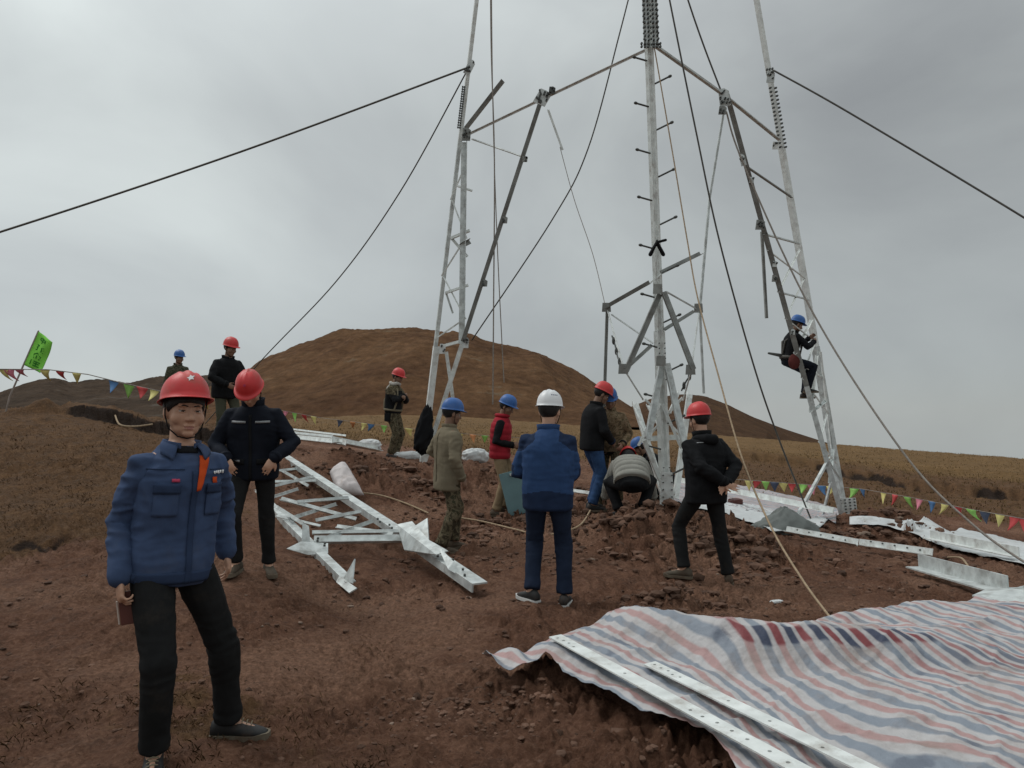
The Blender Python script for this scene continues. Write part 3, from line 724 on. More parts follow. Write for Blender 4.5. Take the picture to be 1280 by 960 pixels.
br('lower_brace', 802, 552, 10.7, 822, 600, 10.85, 0.07, 'steel_white')
br('ring_strut', 800, 552, 11.4, 856, 549, 11.4, 0.075, 'steel_white')
br('strut', 808, 508, 11.6, 823, 535, 11.2, 0.05, 'steel_white')
br('strut', 806, 548, 11.5, 823, 520, 11.3, 0.05, 'steel_white')
br('strut', 846, 490, 11.6, 835, 515, 11.3, 0.05, 'steel_white')
for a in ((799, 558, 10.75, 826, 505, 10.95), (853, 560, 10.75, 829, 505, 10.95), (790, 506, 12.0, 808, 548, 11.4), (858, 494, 12.0, 850, 548, 11.4), (805, 500, 11.3, 850, 545, 11.3), (852, 496, 11.4, 808, 546, 11.4)):
    br('strut', *a, 0.035, 'steel_white')
for a in ((779, 462, 10.75, 803, 500, 11.2), (863, 463, 10.75, 853, 500, 11.2), (758, 386, 11.8, 779, 462, 10.8), (873, 388, 11.8, 863, 463, 10.8), (813, 355, 11.2, 827, 343, 11.2)):
    br('strut', *a, 0.022, 'steel_white')
for x, y, d in ((779, 462, 10.7), (863, 463, 10.7), (758, 385, 11.75), (873, 386, 11.75), (822, 362, 10.9), (826, 452, 10.8)):
    c = P(x, y, d); plate('gusset_plate', tower, [c + Vector((-0.07, 0, -0.06)), c + Vector((0.07, 0, -0.06)), c + Vector((0.06, 0, 0.08)), c + Vector((-0.06, 0, 0.08))], 0.01, 'steel_dark', TW)
def chain_part(pts):
    mb = MB(); pts = [P(*p) - TW for p in pts]
    mb.tube(pts, 0.012, 6)
    for i in range(len(pts) - 1):
        c = (pts[i] + pts[i + 1]) / 2; mb.ell(c, (0.026, 0.026, 0.06), None, 8, 6)
    return mb.build('hoist_chain', M['bolt'], tower, True)
chain_part([(765, 420, 11.4), (769, 432, 11.35), (772, 446, 11.2), (777, 458, 11.0)])
chain_part([(866, 465, 11.0), (858, 476, 11.1), (852, 488, 11.3)])
mb = MB(); mb.tube([P(813, 318, 11.0) - TW, P(821, 303, 10.95) - TW, P(829, 318, 11.0) - TW], [0.03, 0.05, 0.03], 6); mb.tube([P(821, 303, 10.95) - TW, P(832, 300, 10.9) - TW], 0.02, 6)
mb.build('hanging_strap', M['black_cloth'], tower)

# --- top horizontals of the faces: middle to right, middle to left
J_C = P(815, 58, 11.6); J_R = P(905, 122, 12.6); J_R2 = P(972, 176, 14.0)
tpart('horizontal', J_C, J_R, 0.07, 'steel'); tpart('horizontal', J_R, J_R2, 0.07, 'steel')
J_L = P(680, 122, 12.7); J_L2 = P(584, 168, 14.0)
tpart('horizontal', J_C, J_L, 0.035, 'steel_white'); tpart('horizontal', J_L, J_L2, 0.035, 'steel_white')
cluster(P(806, 57, 11.4), 0.05, 0.10, (1, 0, 0), 3, 2, r=0.02); cluster(P(821, 57, 11.4), 0.05, 0.10, (1, 0, 0), 3, 2, r=0.02)
# --- right leg
R0, R1 = P(1060, 668, 14.55), P(936, -60, 13.9)
def rpt(py): return lerp(R0, R1, (668 - py) / 728.0)
tpart('main_leg', R0, rpt(430), 0.11, 'steel', (1, 0.6, 0)); tpart('main_leg', rpt(431), rpt(180), 0.095, 'steel_white', (1, 0.6, 0)); tpart('main_leg', rpt(181), R1, 0.075, 'steel_white', (1, 0.6, 0))
RD0, RD1 = P(1051, 652, 14.3), P(905, 118, 12.6)
def rdp(py): return lerp(RD0, RD1, (652 - py) / 534.0)
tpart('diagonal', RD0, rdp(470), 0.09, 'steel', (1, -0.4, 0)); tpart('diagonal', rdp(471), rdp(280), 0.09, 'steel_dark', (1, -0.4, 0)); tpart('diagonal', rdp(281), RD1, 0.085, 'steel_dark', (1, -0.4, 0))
for a, b in ((300, 345), (385, 345), (385, 425), (460, 425), (460, 515), (545, 515), (545, 580)):
    tpart('lattice_bar', rdp(a), rpt(b), 0.028, 'steel_white')
for a, b, w, m in ((200, 244, 0.045, 'steel_dark'), (281, 302, 0.04, 'steel'), (352, 372, 0.035, 'steel'), (430, 398, 0.05, 'steel_white'), (505, 442, 0.05, 'steel_white'), (505, 500, 0.05, 'steel')):
    tpart('strut', rdp(a), rpt(b), w, m)
tpart('strut', rdp(352), rpt(310), 0.035, 'steel_white'); tpart('strut', rdp(440), rpt(470), 0.04, 'steel_white')
br('hanging_brace', 950, 290, 13.5, 956, 398, 13.6, 0.06, 'steel_dark')
br('hanging_brace', 903, 140, 12.7, 885, 250, 12.5, 0.04, 'steel'); br('hanging_brace', 885, 250, 12.5, 873, 385, 12.0, 0.045, 'steel')
br('hanging_brace', 684, 138, 12.7, 702, 188, 12.7, 0.035, 'steel_white')
br('foot_brace', 1034, 572, 14.2, 984, 662, 12.6, 0.075, 'steel'); br('foot_brace', 1040, 590, 14.6, 1022, 660, 15.6, 0.06, 'steel')
br('foot_brace', 1024, 440, 14.3, 1038, 560, 14.5, 0.045, 'steel_white')
tpart('strut', rdp(560), rpt(600), 0.05, 'steel'); tpart('strut', rdp(600), rpt(560), 0.05, 'steel')
rax = (R1 - R0).normalized()
c = P(1060, 640, 14.3); plate('splice_plate', tower, [c + Vector((-0.20, 0, -0.3)), c + Vector((0.20, 0, -0.3)), c + Vector((0.14, 0, 0.26)), c + Vector((-0.16, 0, 0.26))], 0.016, 'steel_white', TW)
cluster(c + Vector((0, -0.02, 0)), 0.26, 0.46, (-0.1, 0, 1), 9, 4, r=0.016)
for s in (-0.05, 0.05):
    p = rpt(145); cluster(p + Vector((s, -0.03, 0)), 0.02, 1.1, rax, 16, 2, r=0.018)
cluster(rpt(90) + Vector((0, -0.03, 0)), 0.10, 0.14, rax, 4, 3, r=0.022)
def gusset(x, y, d, w, h, nb, m='steel_dark', ang=0.0):
    c = P(x, y, d); X = Vector((math.cos(ang), 0, math.sin(ang))); Z = Vector((-math.sin(ang), 0, math.cos(ang)))
    g = plate('gusset_plate', tower, [c - X * w - Z * h, c + X * w * 0.8 - Z * h, c + X * w + Z * h * 0.6, c + X * w * 0.3 + Z * h, c - X * w * 0.7 + Z * h], 0.012, m, TW)
    pts = [c + X * random.uniform(-w, w) * 0.75 + Z * random.uniform(-h, h) * 0.75 + Vector((0, -0.012, 0)) for _ in range(nb)]
    b = bolts('bolts', g, pts, (0, -1, 0), 0.018, 0.03, TW); return g
gusset(905, 122, 12.5, 0.10, 0.15, 14, 'steel', 0.2); gusset(903, 138, 12.45, 0.07, 0.07, 4, 'steel_dark'); gusset(950, 281, 13.0, 0.085, 0.085, 8); gusset(928, 200, 12.78, 0.05, 0.10, 4, 'steel', 0.3)
gusset(968, 348, 13.2, 0.05, 0.06, 3); gusset(963, 96, 13.9, 0.08, 0.11, 6, 'steel', 0.0); gusset(1013, 500, 14.0, 0.06, 0.12, 5, 'steel', 0.3); gusset(969, 182, 13.9, 0.06, 0.07, 3, 'steel_white')
# --- left leg
L0, L1 = P(522, 606, 14.25), P(601, -60, 13.9)
def lpt(py): return lerp(L0, L1, (606 - py) / 666.0)
tpart('main_leg', L0, lpt(432), 0.11, 'steel_white', (1, 0.3, 0)); tpart('main_leg', lpt(433), lpt(175), 0.07, 'steel', (1, 0.3, 0)); tpart('main_leg', lpt(176), L1, 0.07, 'steel_white', (1, 0.3, 0))
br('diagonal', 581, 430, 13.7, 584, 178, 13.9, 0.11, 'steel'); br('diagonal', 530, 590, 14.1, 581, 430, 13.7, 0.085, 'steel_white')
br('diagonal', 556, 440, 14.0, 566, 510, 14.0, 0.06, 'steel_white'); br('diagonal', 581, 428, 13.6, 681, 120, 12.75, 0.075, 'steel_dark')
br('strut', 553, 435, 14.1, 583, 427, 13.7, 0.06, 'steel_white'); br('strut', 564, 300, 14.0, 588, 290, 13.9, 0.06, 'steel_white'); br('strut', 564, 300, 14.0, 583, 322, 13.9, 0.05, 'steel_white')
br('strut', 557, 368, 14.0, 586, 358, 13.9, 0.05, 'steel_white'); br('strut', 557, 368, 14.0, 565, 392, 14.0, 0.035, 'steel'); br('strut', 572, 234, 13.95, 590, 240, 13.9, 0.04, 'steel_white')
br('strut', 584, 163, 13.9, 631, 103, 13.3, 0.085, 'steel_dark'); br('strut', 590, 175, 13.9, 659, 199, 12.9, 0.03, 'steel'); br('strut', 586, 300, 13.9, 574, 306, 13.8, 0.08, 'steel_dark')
gusset(583, 168, 13.8, 0.085, 0.12, 10); gusset(656, 199, 12.9, 0.05, 0.05, 3); gusset(631, 275, 13.1, 0.05, 0.06, 4); gusset(606, 354, 13.3, 0.05, 0.06, 4); gusset(587, 84, 13.8, 0.07, 0.14, 8, 'steel', -0.4)
g = gusset(678, 122, 12.6, 0.12, 0.13, 20, 'steel', -0.4); gusset(690, 113, 12.55, 0.06, 0.06, 3, 'bolt')
for a, b in ((250, 205), (250, 300), (345, 300), (345, 400), (425, 400)):
    tpart('lattice_bar', lpt(a), lerp(P(581, 430, 13.7), P(584, 178, 13.9), (430 - b) / 252.0), 0.028, 'steel_white')
gusset(582, 428, 13.6, 0.06, 0.10, 5, 'steel'); gusset(553, 436, 13.9, 0.06, 0.09, 4, 'steel_white')
lax = (L1 - L0).normalized()
cluster(lpt(135) + Vector((-0.015, -0.03, 0)), 0.035, 0.75, lax, 18, 2, r=0.018)
# small white plates along the right diagonal and leg
for py in (225, 330, 415): gusset(*(lambda p: (640 + (p.x / p.y) * 960, py, p.y - 0.08))(rdp(py)), 0.04, 0.05, 2, 'steel')

# ------------------------------------------------------------------ ropes and guy wires
def rope(label, pts, r, m='wire', cat='cable', name='guy_wire', sub=10, group=None):
    q = [Vector(p) for p in pts]; out = []
    for i in range(len(q) - 1):                     # Catmull-Rom through the points
        a, b, c, d = q[max(i - 1, 0)], q[i], q[i + 1], q[min(i + 2, len(q) - 1)]
        for k in range(sub):
            t = k / sub; out.append(0.5 * ((2 * b) + (c - a) * t + (2 * a - 5 * b + 4 * c - d) * t * t + (3 * b - a - 3 * c + d) * t ** 3))
    out.append(q[-1]); o0 = out[0].copy()
    mb = MB(); mb.tube([p - o0 for p in out], r, 6); o = mb.build(name, M[m], None, True); o.location = o0
    return tag(o, label, cat, group)
rope('dark guy wire running from the left leg joint out past the left edge', [P(586, 84, 13.8), P(300, 190, 13.2), P(0, 290, 12.4), P(-260, 368, 11.8)], 0.018)
gnd = P(250, 545, 22); gnd.z = gz(gnd.x, gnd.y)
rope('dark guy wire slanting from the left leg joint down behind the man on the bank', [P(583, 90, 13.8), P(500, 240, 15.5), P(420, 352, 17.5), P(330, 447, 20), gnd], 0.014)
rope('dark wire from above the tower down to the lower joint of the left leg', [P(800, -60, 12.4), P(775, 40, 12.5), P(735, 186, 12.8), P(690, 275, 13.1), P(590, 425, 13.6)], 0.013)
rope('pale hoist rope hanging straight down beside the left leg', [P(613, -60, 13.2), P(614, 60, 13.2), P(618, 200, 13.2), P(617, 380, 13.3), P(616, 505, 13.4)], 0.013, 'rope_grey', 'rope', 'hoist_rope')
rope('thin slack pale rope just right of the straight hoist rope', [P(614, -60, 13.3), P(616, 130, 13.3), P(621, 290, 13.3), P(627, 420, 13.4), P(630, 478, 13.4)], 0.010, 'rope_grey', 'rope', 'hoist_rope')
e = P(1015, 655, 12.6); e.z = gz(e.x, e.y)
rope('dark wire curving from the top between middle and right legs to the soil', [P(826, -60, 11.8), P(837, 0, 11.8), P(871, 169, 11.9), P(899, 300, 12.0), P(941, 453, 12.2), P(974, 550, 12.4), e], 0.014)
rope('dark wire from above ending at the joint of the right leg diagonal', [P(842, -60, 12.2), P(860, 0, 12.3), P(880, 58, 12.45), P(903, 118, 12.55)], 0.014)
e = P(1300, 722, 8.8); e.z = gz(e.x, e.y)
rope('long wire from the right diagonal past the climber to the right edge', [P(908, 140, 12.55), P(929, 204, 12.5), P(1014, 387, 11.8), P(1127, 563, 10.4), P(1215, 655, 9.5), e], 0.014, 'rope_grey')
e = on_plane(1037, 771, TARP_H)
rope('tan rope slanting from the middle leg top to the striped tarp edge', [P(818, 60, 11.5), P(840, 187, 11.0), P(859, 300, 10.4), P(872, 372, 9.9), P(899, 473, 8.9), P(927, 571, 7.9), P(962, 655, 7.0), P(1000, 720, 6.1), e, on_plane(1062, 800, TARP_H + 0.01), on_plane(1085, 828, TARP_H + 0.012)], 0.0095, 'rope', 'rope', 'hoist_rope')
rope('very thin pale line from the left hanging brace to the middle leg brace', [P(700, 184, 12.7), P(718, 250, 12.6), P(741, 318, 12.3), P(757, 384, 11.8)], 0.006, 'rope_grey', 'rope', 'thin_line')
rope('dark guy wire running from the right leg top out past the right edge', [P(967, 88, 13.9), P(1060, 140, 13.2), P(1280, 272, 11.8), P(1420, 362, 11)], 0.017)
rope('short pale rope end lying in the soil near the bent steel angle', [G(1185, 700, 4, 40, 0.03), G(1200, 708, 4, 40, 0.10), G(1208, 716, 4, 40, 0.1), G(1216, 724, 4, 40, 0.04)], 0.012, 'rope', 'rope', 'rope_end')
rope('thin tan rope lying across the soil between white sack and khaki worker', [G(396, 612, 4, 40, 0.03), G(425, 618, 4, 40, 0.03), G(470, 622, 4, 40, 0.04), G(505, 632, 4, 40, 0.04), G(535, 645, 4, 40, 0.04)], 0.013, 'rope', 'rope', 'ground_rope')
rope('thin tan rope lying across the soil behind the white helmeted man', [G(560, 648, 4, 40, 0.03), G(600, 655, 4, 40, 0.04), G(640, 664, 4, 40, 0.03), G(680, 672, 4, 40, 0.03), G(722, 664, 4, 40, .05), G(738, 646, 4, 40, 0.08)], 0.012, 'rope', 'rope', 'ground_rope')
rope('thin tan rope lying on the brown turf of the left bank', [G(144, 526, 4, 40, 0.04), G(150, 534, 4, 40, 0.04), G(168, 537, 4, 40, 0.05), G(190, 539, 4, 40, 0.04)], 0.016, 'rope', 'rope', 'ground_rope')

# ------------------------------------------------------------------ tower section lying on the ground at left
SB = P(420, 690, 8.0); SB.z = 0
sec = thing('tower_section', SB, 'galvanised steel tower section lying on the soil beside the navy jacket man', 'steel frame')
def sp_(px, py, d, lift=0.0): q = P(px, py, d); q.z += lift; return q
def sbar(kind, a, b, w, m='steel', ref=None, w2=None): return bar(kind, sec, a, b, w, m, ref, None, SB, w2)
A0, A1 = P(345, 572, 13.2), P(590, 744, 6.75)
B0, B1 = P(292, 596, 11.9), P(432, 742, 6.85)
Bx, Ax = P(334, 636, 9.6), P(505, 684, 8.25)
def wbar(kind, a, b, w, m, zr=(0, 0, 1)):            # lying angle: one flange flat, one up
    q = Vector((0, 0, 0.10)); return sbar(kind, Vector(b) + q, Vector(a) + q, w, m, Vector((1, 0.55, 0)) if zr == 'flat' else Vector(zr), 0.08)
wbar('main_angle', A0, P(505, 682, 8.3), 0.125, 'steel', 'flat'); wbar('main_angle', P(503, 681, 8.32), A1, 0.15, 'steel', 'flat')
wbar('main_angle', B0, B1, 0.095, 'steel', 'flat')
for a, b, w, m in (((350, 634, 9.5), (444, 660, 9.3), 0.09, 'steel'), ((361, 660, 8.8), (420, 640, 9.9), 0.07, 'steel'), ((338, 632, 9.6), (372, 620, 10.6), 0.06, 'steel'),
                   ((410, 684, 8.05), (466, 662, 8.95), 0.07, 'steel'), ((392, 690, 7.95), (512, 688, 8.15), 0.15, 'steel'), ((390, 678, 8.2), (505, 676, 8.45), 0.08, 'steel'),
                   ((325, 612, 10.8), (398, 610, 11.2), 0.08, 'steel'), ((318, 600, 11.5), (372, 594, 12.1), 0.07, 'steel'), ((345, 655, 9.0), (400, 668, 8.7), 0.05, 'steel')):
    sbar('cross_brace', P(*a) + Vector((0, 0, .08)), P(*b) + Vector((0, 0, .08)), w * 0.62, m, Vector((0, 0.6, 0.8)), w * 0.35)
for a, b, w in (((330, 622, 10.2), (392, 606, 11.0), .04), ((352, 598, 11.6), (385, 618, 10.8), .04), ((372, 640, 9.4), (436, 634, 9.9), .045), ((395, 664, 8.8), (452, 652, 9.2), .045), ((345, 646, 9.2), (378, 668, 8.6), .04), ((420, 672, 8.6), (490, 682, 8.35), .05)):
    sbar('lattice_bar', P(*a) + Vector((0, 0, .10)), P(*b) + Vector((0, 0, .10)), w, 'steel', Vector((0, 0.6, 0.8)), w * .5)
def splate(pts, m='steel', th=0.012): return plate('gusset_plate', sec, [P(*p) + Vector((0, 0, .09)) for p in pts], th, m, SB)
splate([(496, 666, 8.3), (515, 662, 8.25), (536, 686, 7.75), (560, 700, 7.45), (545, 705, 7.4), (505, 698, 7.95)], 'steel')
splate([(512, 672, 8.35), (534, 658, 8.3), (536, 690, 7.95), (520, 690, 8.0)], 'steel')
splate([(548, 696, 7.5), (566, 715, 7.15), (574, 732, 7.05), (560, 724, 7.1)], 'steel')
splate([(358, 697, 7.7), (376, 688, 7.8), (410, 690, 7.9), (410, 703, 7.75), (385, 705, 7.7)], 'steel')
splate([(378, 664, 8.15), (386, 668, 8.15), (388, 692, 8.05), (377, 688, 8.05)], 'steel')
splate([(428, 738, 6.95), (443, 711, 6.95), (440, 742, 6.8)], 'steel')
splate([(424, 732, 7.0), (446, 748, 6.7), (436, 754, 6.68), (420, 740, 6.95)], 'steel')
splate([(384, 597, 11.6), (396, 601, 11.5), (395, 612, 11.4), (384, 608, 11.5)], 'steel')
def holes(a, b, n, off, r=0.013):
    pts = [lerp(P(*a), P(*b), i / (n - 1)) + Vector((off * (-1) ** i, 0, 0.115)) for i in range(n)]
    return bolts('bolts', sec, pts, (0, -0.2, 1), r, 0.018, SB)
holes((510, 682, 8.2), (560, 716, 7.3), 9, 0.045); holes((520, 690, 8.0), (585, 736, 6.95), 8, 0.03); holes((395, 688, 7.9), (408, 697, 7.8), 4, 0.02); holes((470, 662, 8.9), (500, 678, 8.4), 5, 0.02)

# ------------------------------------------------------------------ striped tarpaulins
def stripe_mat(name, period=0.165):
    m, n, l, b = nodemat(name)
    uv = n.new('ShaderNodeUVMap'); uv.uv_map = 'UVMap'
    sp = n.new('ShaderNodeSeparateXYZ'); l.new(uv.outputs['UV'], sp.inputs['Vector'])
    fr = n.new('ShaderNodeMath'); fr.operation = 'FRACT'; l.new(sp.outputs['X'], fr.inputs[0])
    ra = n.new('ShaderNodeValToRGB'); ra.color_ramp.interpolation = 'LINEAR'; e = ra.color_ramp.elements
    W = (0.47, 0.455, 0.455, 1); Rd = (0.42, 0.265, 0.255, 1); Bl = (0.225, 0.255, 0.30, 1)
    st = [(0.0, W), (0.09, W), (0.15, Rd), (0.33, Rd), (0.39, W), (0.59, W), (0.65, Bl), (0.87, Bl), (0.93, W)]
    while len(e) < len(st): e.new(0.5)
    for k, (p, c) in enumerate(st): e[k].position = p; e[k].color = c
    l.new(fr.outputs[0], ra.inputs['Fac'])
    tc = n.new('ShaderNodeTexCoord'); no = n.new('ShaderNodeTexNoise'); no.inputs['Scale'].default_value = 2.3; no.inputs['Detail'].default_value = 9; no.inputs['Roughness'].default_value = 0.7
    l.new(tc.outputs['Object'], no.inputs['Vector'])
    r2 = n.new('ShaderNodeValToRGB'); r2.color_ramp.elements[0].position = 0.5; r2.color_ramp.elements[1].position = 0.78; l.new(no.outputs['Fac'], r2.inputs['Fac'])
    mx = n.new('ShaderNodeMix'); mx.data_type = 'RGBA'; l.new(r2.outputs['Color'], mx.inputs['Factor']); l.new(ra.outputs['Color'], mx.inputs['A']); mx.inputs['B'].default_value = (0.24, 0.19, 0.165, 1)
    # a strip where the weave is unfaded: deep red and navy between the whites
    r9 = n.new('ShaderNodeValToRGB'); e9 = r9.color_ramp.elements; W9 = (0.40, 0.38, 0.38, 1); R9 = (0.20, 0.035, 0.04, 1); B9 = (0.035, 0.045, 0.085, 1)
    st9 = [(0.0, W9), (0.06, W9), (0.13, R9), (0.36, R9), (0.43, W9), (0.56, W9), (0.63, B9), (0.90, B9), (0.97, W9)]
    while len(e9) < len(st9): e9.new(0.5)
    for k, (p, c) in enumerate(st9): e9[k].position = p; e9[k].color = c
    l.new(fr.outputs[0], r9.inputs['Fac'])
    at = n.new('ShaderNodeAttribute'); at.attribute_name = 'wet'
    hs = n.new('ShaderNodeMix'); hs.data_type = 'RGBA'; hs.blend_type = 'MULTIPLY'; l.new(at.outputs['Fac'], hs.inputs['Factor']); l.new(mx.outputs['Result'], hs.inputs['A']); hs.blend_type = 'MIX'; l.new(r9.outputs['Color'], hs.inputs['B'])
    l.new(hs.outputs['Result'], b.inputs['Base Color'])
    rr = n.new('ShaderNodeMapRange'); l.new(at.outputs['Fac'], rr.inputs['Value']); rr.inputs['To Min'].default_value = 0.62; rr.inputs['To Max'].default_value = 0.5; l.new(rr.outputs['Result'], b.inputs['Roughness'])
    wv = n.new('ShaderNodeTexWave'); wv.inputs['Scale'].default_value = 60; wv.inputs['Distortion'].default_value = 1; l.new(tc.outputs['Object'], wv.inputs['Vector'])
    n3 = n.new('ShaderNodeTexNoise'); n3.inputs['Scale'].default_value = 26; n3.inputs['Detail'].default_value = 6; l.new(tc.outputs['Object'], n3.inputs['Vector'])
    bp = n.new('ShaderNodeBump'); bp.inputs['Strength'].default_value = 0.6; bp.inputs['Distance'].default_value = 0.014; l.new(n3.outputs['Fac'], bp.inputs['Height']); l.new(bp.outputs['Normal'], b.inputs['Normal'])
    return m
M['stripe'] = stripe_mat('striped_woven_plastic')
SDIR = Vector((0.80, 0.60)); SALONG = Vector((-SDIR.y, SDIR.x))
def tarp_h(x, y):
    """height of the sheet above its bank"""
    s = x * SDIR.x + y * SDIR.y; t = x * SALONG.x + y * SALONG.y
    z = 0.022 * fbm(x * 1.2 + 2, y * 1.2, 3)
    # folds following the weave and a few long creases across it
    w1 = perlin(t * 1.1 + 0.4 * perlin(s * 1.5, t), s * 3.6); z = z + 0.020 * (1 - 2 * np.abs(w1))
    w2 = perlin(t * 5.0 + 0.5 * perlin(s * 2, t * 2), s * 1.3 + 5); z = z + 0.011 * (1 - 2.2 * np.abs(w2))
    k = sstep(1.5, 2.6, x) * sstep(4.0, 5.2, y)
    ph = (y * 1.0 + 0.10 * x) * 15 + 2.2 * perlin(x * 1.1, y * 1.6)
    z = z + 0.014 * np.sin(ph) * (0.3 + 0.9 * k)
    q1 = perlin(x * 3.3 + 0.8 * perlin(x * 2, y * 2) + 7, y * 3.3); q2 = perlin(x * 7.1 + 3 + 0.5 * perlin(x * 4, y * 4), y * 7.1 - 2); q3 = perlin(x * 15.3, y * 15.3 + 4)
    z = z + 0.024 * (0.5 - np.abs(q1)) * (np.abs(q1) < .5) + 0.016 * (0.5 - np.abs(q2)) + 0.009 * (0.4 - np.abs(q3)) + 0.012 * np.exp(-(np.abs(perlin(t * 2.2 + 9, s * 0.9)) / 0.035))
    c = on_plane(850, 792, TARP_H); z = z + 0.02 * np.exp(-((x - c.x) / 0.55) ** 2 - ((y - c.y) / 0.34) ** 2)
    c = on_plane(960, 800, TARP_H); z = z - 0.01 * np.exp(-((x - c.x) / 0.9) ** 2 - ((y - c.y) / 0.16) ** 2)
    c = on_plane(760, 820, TARP_H); z = z + 0.03 * np.exp(-((x - c.x) / 0.4) ** 2 - ((y - c.y) / 0.3) ** 2)
    return z
def ruled(top, bot, nu, nv):
    ct_ = np.linspace(0, len(top) - 1, nu); cb = np.linspace(0, len(bot) - 1, nu)
    T = np.array([[p.x, p.y] for p in top]); B = np.array([[p.x, p.y] for p in bot])
    tx = np.c_[np.interp(ct_, range(len(T)), T[:, 0]), np.interp(ct_, range(len(T)), T[:, 1])]
    bx = np.c_[np.interp(cb, range(len(B)), B[:, 0]), np.interp(cb, range(len(B)), B[:, 1])]
    v = np.linspace(0, 1, nv)[:, None, None]
    return tx[None] * (1 - v) + bx[None] * v
def sheet(name, XY, Z, m, label, cat, period=0.165, wet=None, sdir=SDIR, resty=None):
    nr, nt = Z.shape; x, y = XY[..., 0], XY[..., 1]
    i = np.arange(nr - 1)[:, None] * nt; j = np.arange(nt - 1)[None, :]
    F = np.stack([i + j, i + nt + j, i + nt + j + 1, i + j + 1], -1).reshape(-1, 4)
    o0 = Vector((float(x.mean()), float(y.mean()), float(Z.mean())))
    me = bpy.data.meshes.new(name); me.from_pydata(np.c_[x.ravel() - o0.x, y.ravel() - o0.y, Z.ravel() - o0.z].tolist(), [], F.tolist())
    yy = y if resty is None else resty
    cy = sdir.y if resty is None else 0.54 - 0.40 * np.exp(-((x - 1.38) / 0.42) ** 2)     # the weave fans where the sheet is bunched
    s = (x * (sdir.x + .06) + cy * (yy - 4.2) + 0.055 * fbm(x * 1.1, y * 1.1 + 6, 3)).ravel() / period
    uv = me.uv_layers.new(name='UVMap'); li = np.zeros(len(me.loops), np.int32); me.loops.foreach_get('vertex_index', li)
    uv.data.foreach_set('uv', np.c_[s[li], y.ravel()[li]].astype(np.float32).ravel())
    if wet is not None:
        at = me.attributes.new('wet', 'FLOAT', 'POINT'); at.data.foreach_set('value', wet.ravel().astype(np.float32))
    me.shade_smooth(); o = link(name, me, m); o.location = o0; solid(o, 0.003)
    return tag(o, label, cat)
CREST = [(690, 800, 0.0), (750, 782, 0.07), (800, 772, 0.15), (850, 773, 0.19), (925, 787, 0.19), (1000, 789, 0.18), (1100, 794, 0.16), (1190, 801, 0.08), (1260, 806, 0.0)]
_cw = [on_plane(a, b, TARP_H + h) for a, b, h in CREST]; _cx = [p.x for p in _cw]; _cy = [p.y for p in _cw]; _ch = [h for *_, h in CREST]
def crest(x, y):
    """a long fold that stands up along the back of the sheet"""
    yc, hh = np.interp(x, _cx, _cy), np.interp(x, _cx, _ch); t = y - yc
    return hh * np.where(t < 0, 1 - sstep(0.0, 0.32, -t), 1 - 0.75 * sstep(0.0, 0.45, t))
def on_sheet(px, py):
    p = on_plane(px, py, TARP_H)
    for _ in range(12): p = on_plane(px, py, TARP_H + float(crest(np.array(p.x), np.array(p.y))))
    return p
_tr = [on_sheet(a, b) for a, b in TARP_TOP]
NU, NV = 320, 260
XY = ruled(_tr, _tb, NU, NV); x, y = XY[..., 0], XY[..., 1]
u = np.linspace(0, 1, NU)[None, :] + np.zeros((NV, 1)); v = np.linspace(0, 1, NV)[:, None] + np.zeros((1, NU))
dist_back = np.hypot(x - x[0:1], y - y[0:1])
edge = np.minimum(np.minimum(v, 1 - v) * 6, 1)
Zs = TARP_H + crest(x, y)
Z = Zs + tarp_h(x, y) * sstep(0, 0.12, dist_back) + 0.006 * fbm(x * 14, y * 14, 2) * (1 - edge)
flap = 1 - sstep(0.10, 0.17, u)                      # the loose left corner sags
Z = Z - 0.055 * flap + 0.02 * flap * np.sin(x * 34 + y * 11)
gzz = ground_z(x.ravel(), y.ravel()).reshape(x.shape); Z = np.maximum(Z, gzz + 0.012)
# cloth coordinates: distance along the sheet, so that the weave follows rises and folds
seg = np.sqrt(np.diff(x, axis=0) ** 2 + np.diff(y, axis=0) ** 2 + (1.5 * np.diff(Zs, axis=0)) ** 2); seg0 = np.hypot(np.diff(x, axis=0), np.diff(y, axis=0))
extra = np.vstack([np.zeros((1, NU)), np.cumsum((seg - seg0)[::-1], axis=0)])[::-1]
RESTY = y + extra
yc = np.interp(x, _cx, _cy); xa, xb, xc, xd = [on_plane(k, 795, TARP_H + .15).x for k in (890, 915, 1120, 1200)]
wet = sstep(0.30, 0.60, 0.35 * fbm(x * 3 + 3, y * 3, 3) + np.exp(-(np.abs(y - yc + 0.07) / 0.055) ** 3) * sstep(xa, xb, x) * (1 - sstep(xc, xd, x)))
wet = np.maximum(wet, 0.45 * sstep(0.28, 0.5, fbm(x * 3.7 + 11, y * 3.7, 4)))
c3 = on_plane(1255, 835, TARP_H); wet = np.maximum(wet, 0.5 * sstep(0.25, .5, .4 * fbm(x * 3, y * 3 + 5, 3) + np.exp(-((y - c3.y) / 0.10) ** 2 - ((x - c3.x) / .35) ** 2)))
sheet('tarpaulin', XY, Z, M['stripe'], 'large red white and blue striped tarpaulin spread in the right foreground', 'tarpaulin', wet=wet, resty=RESTY)

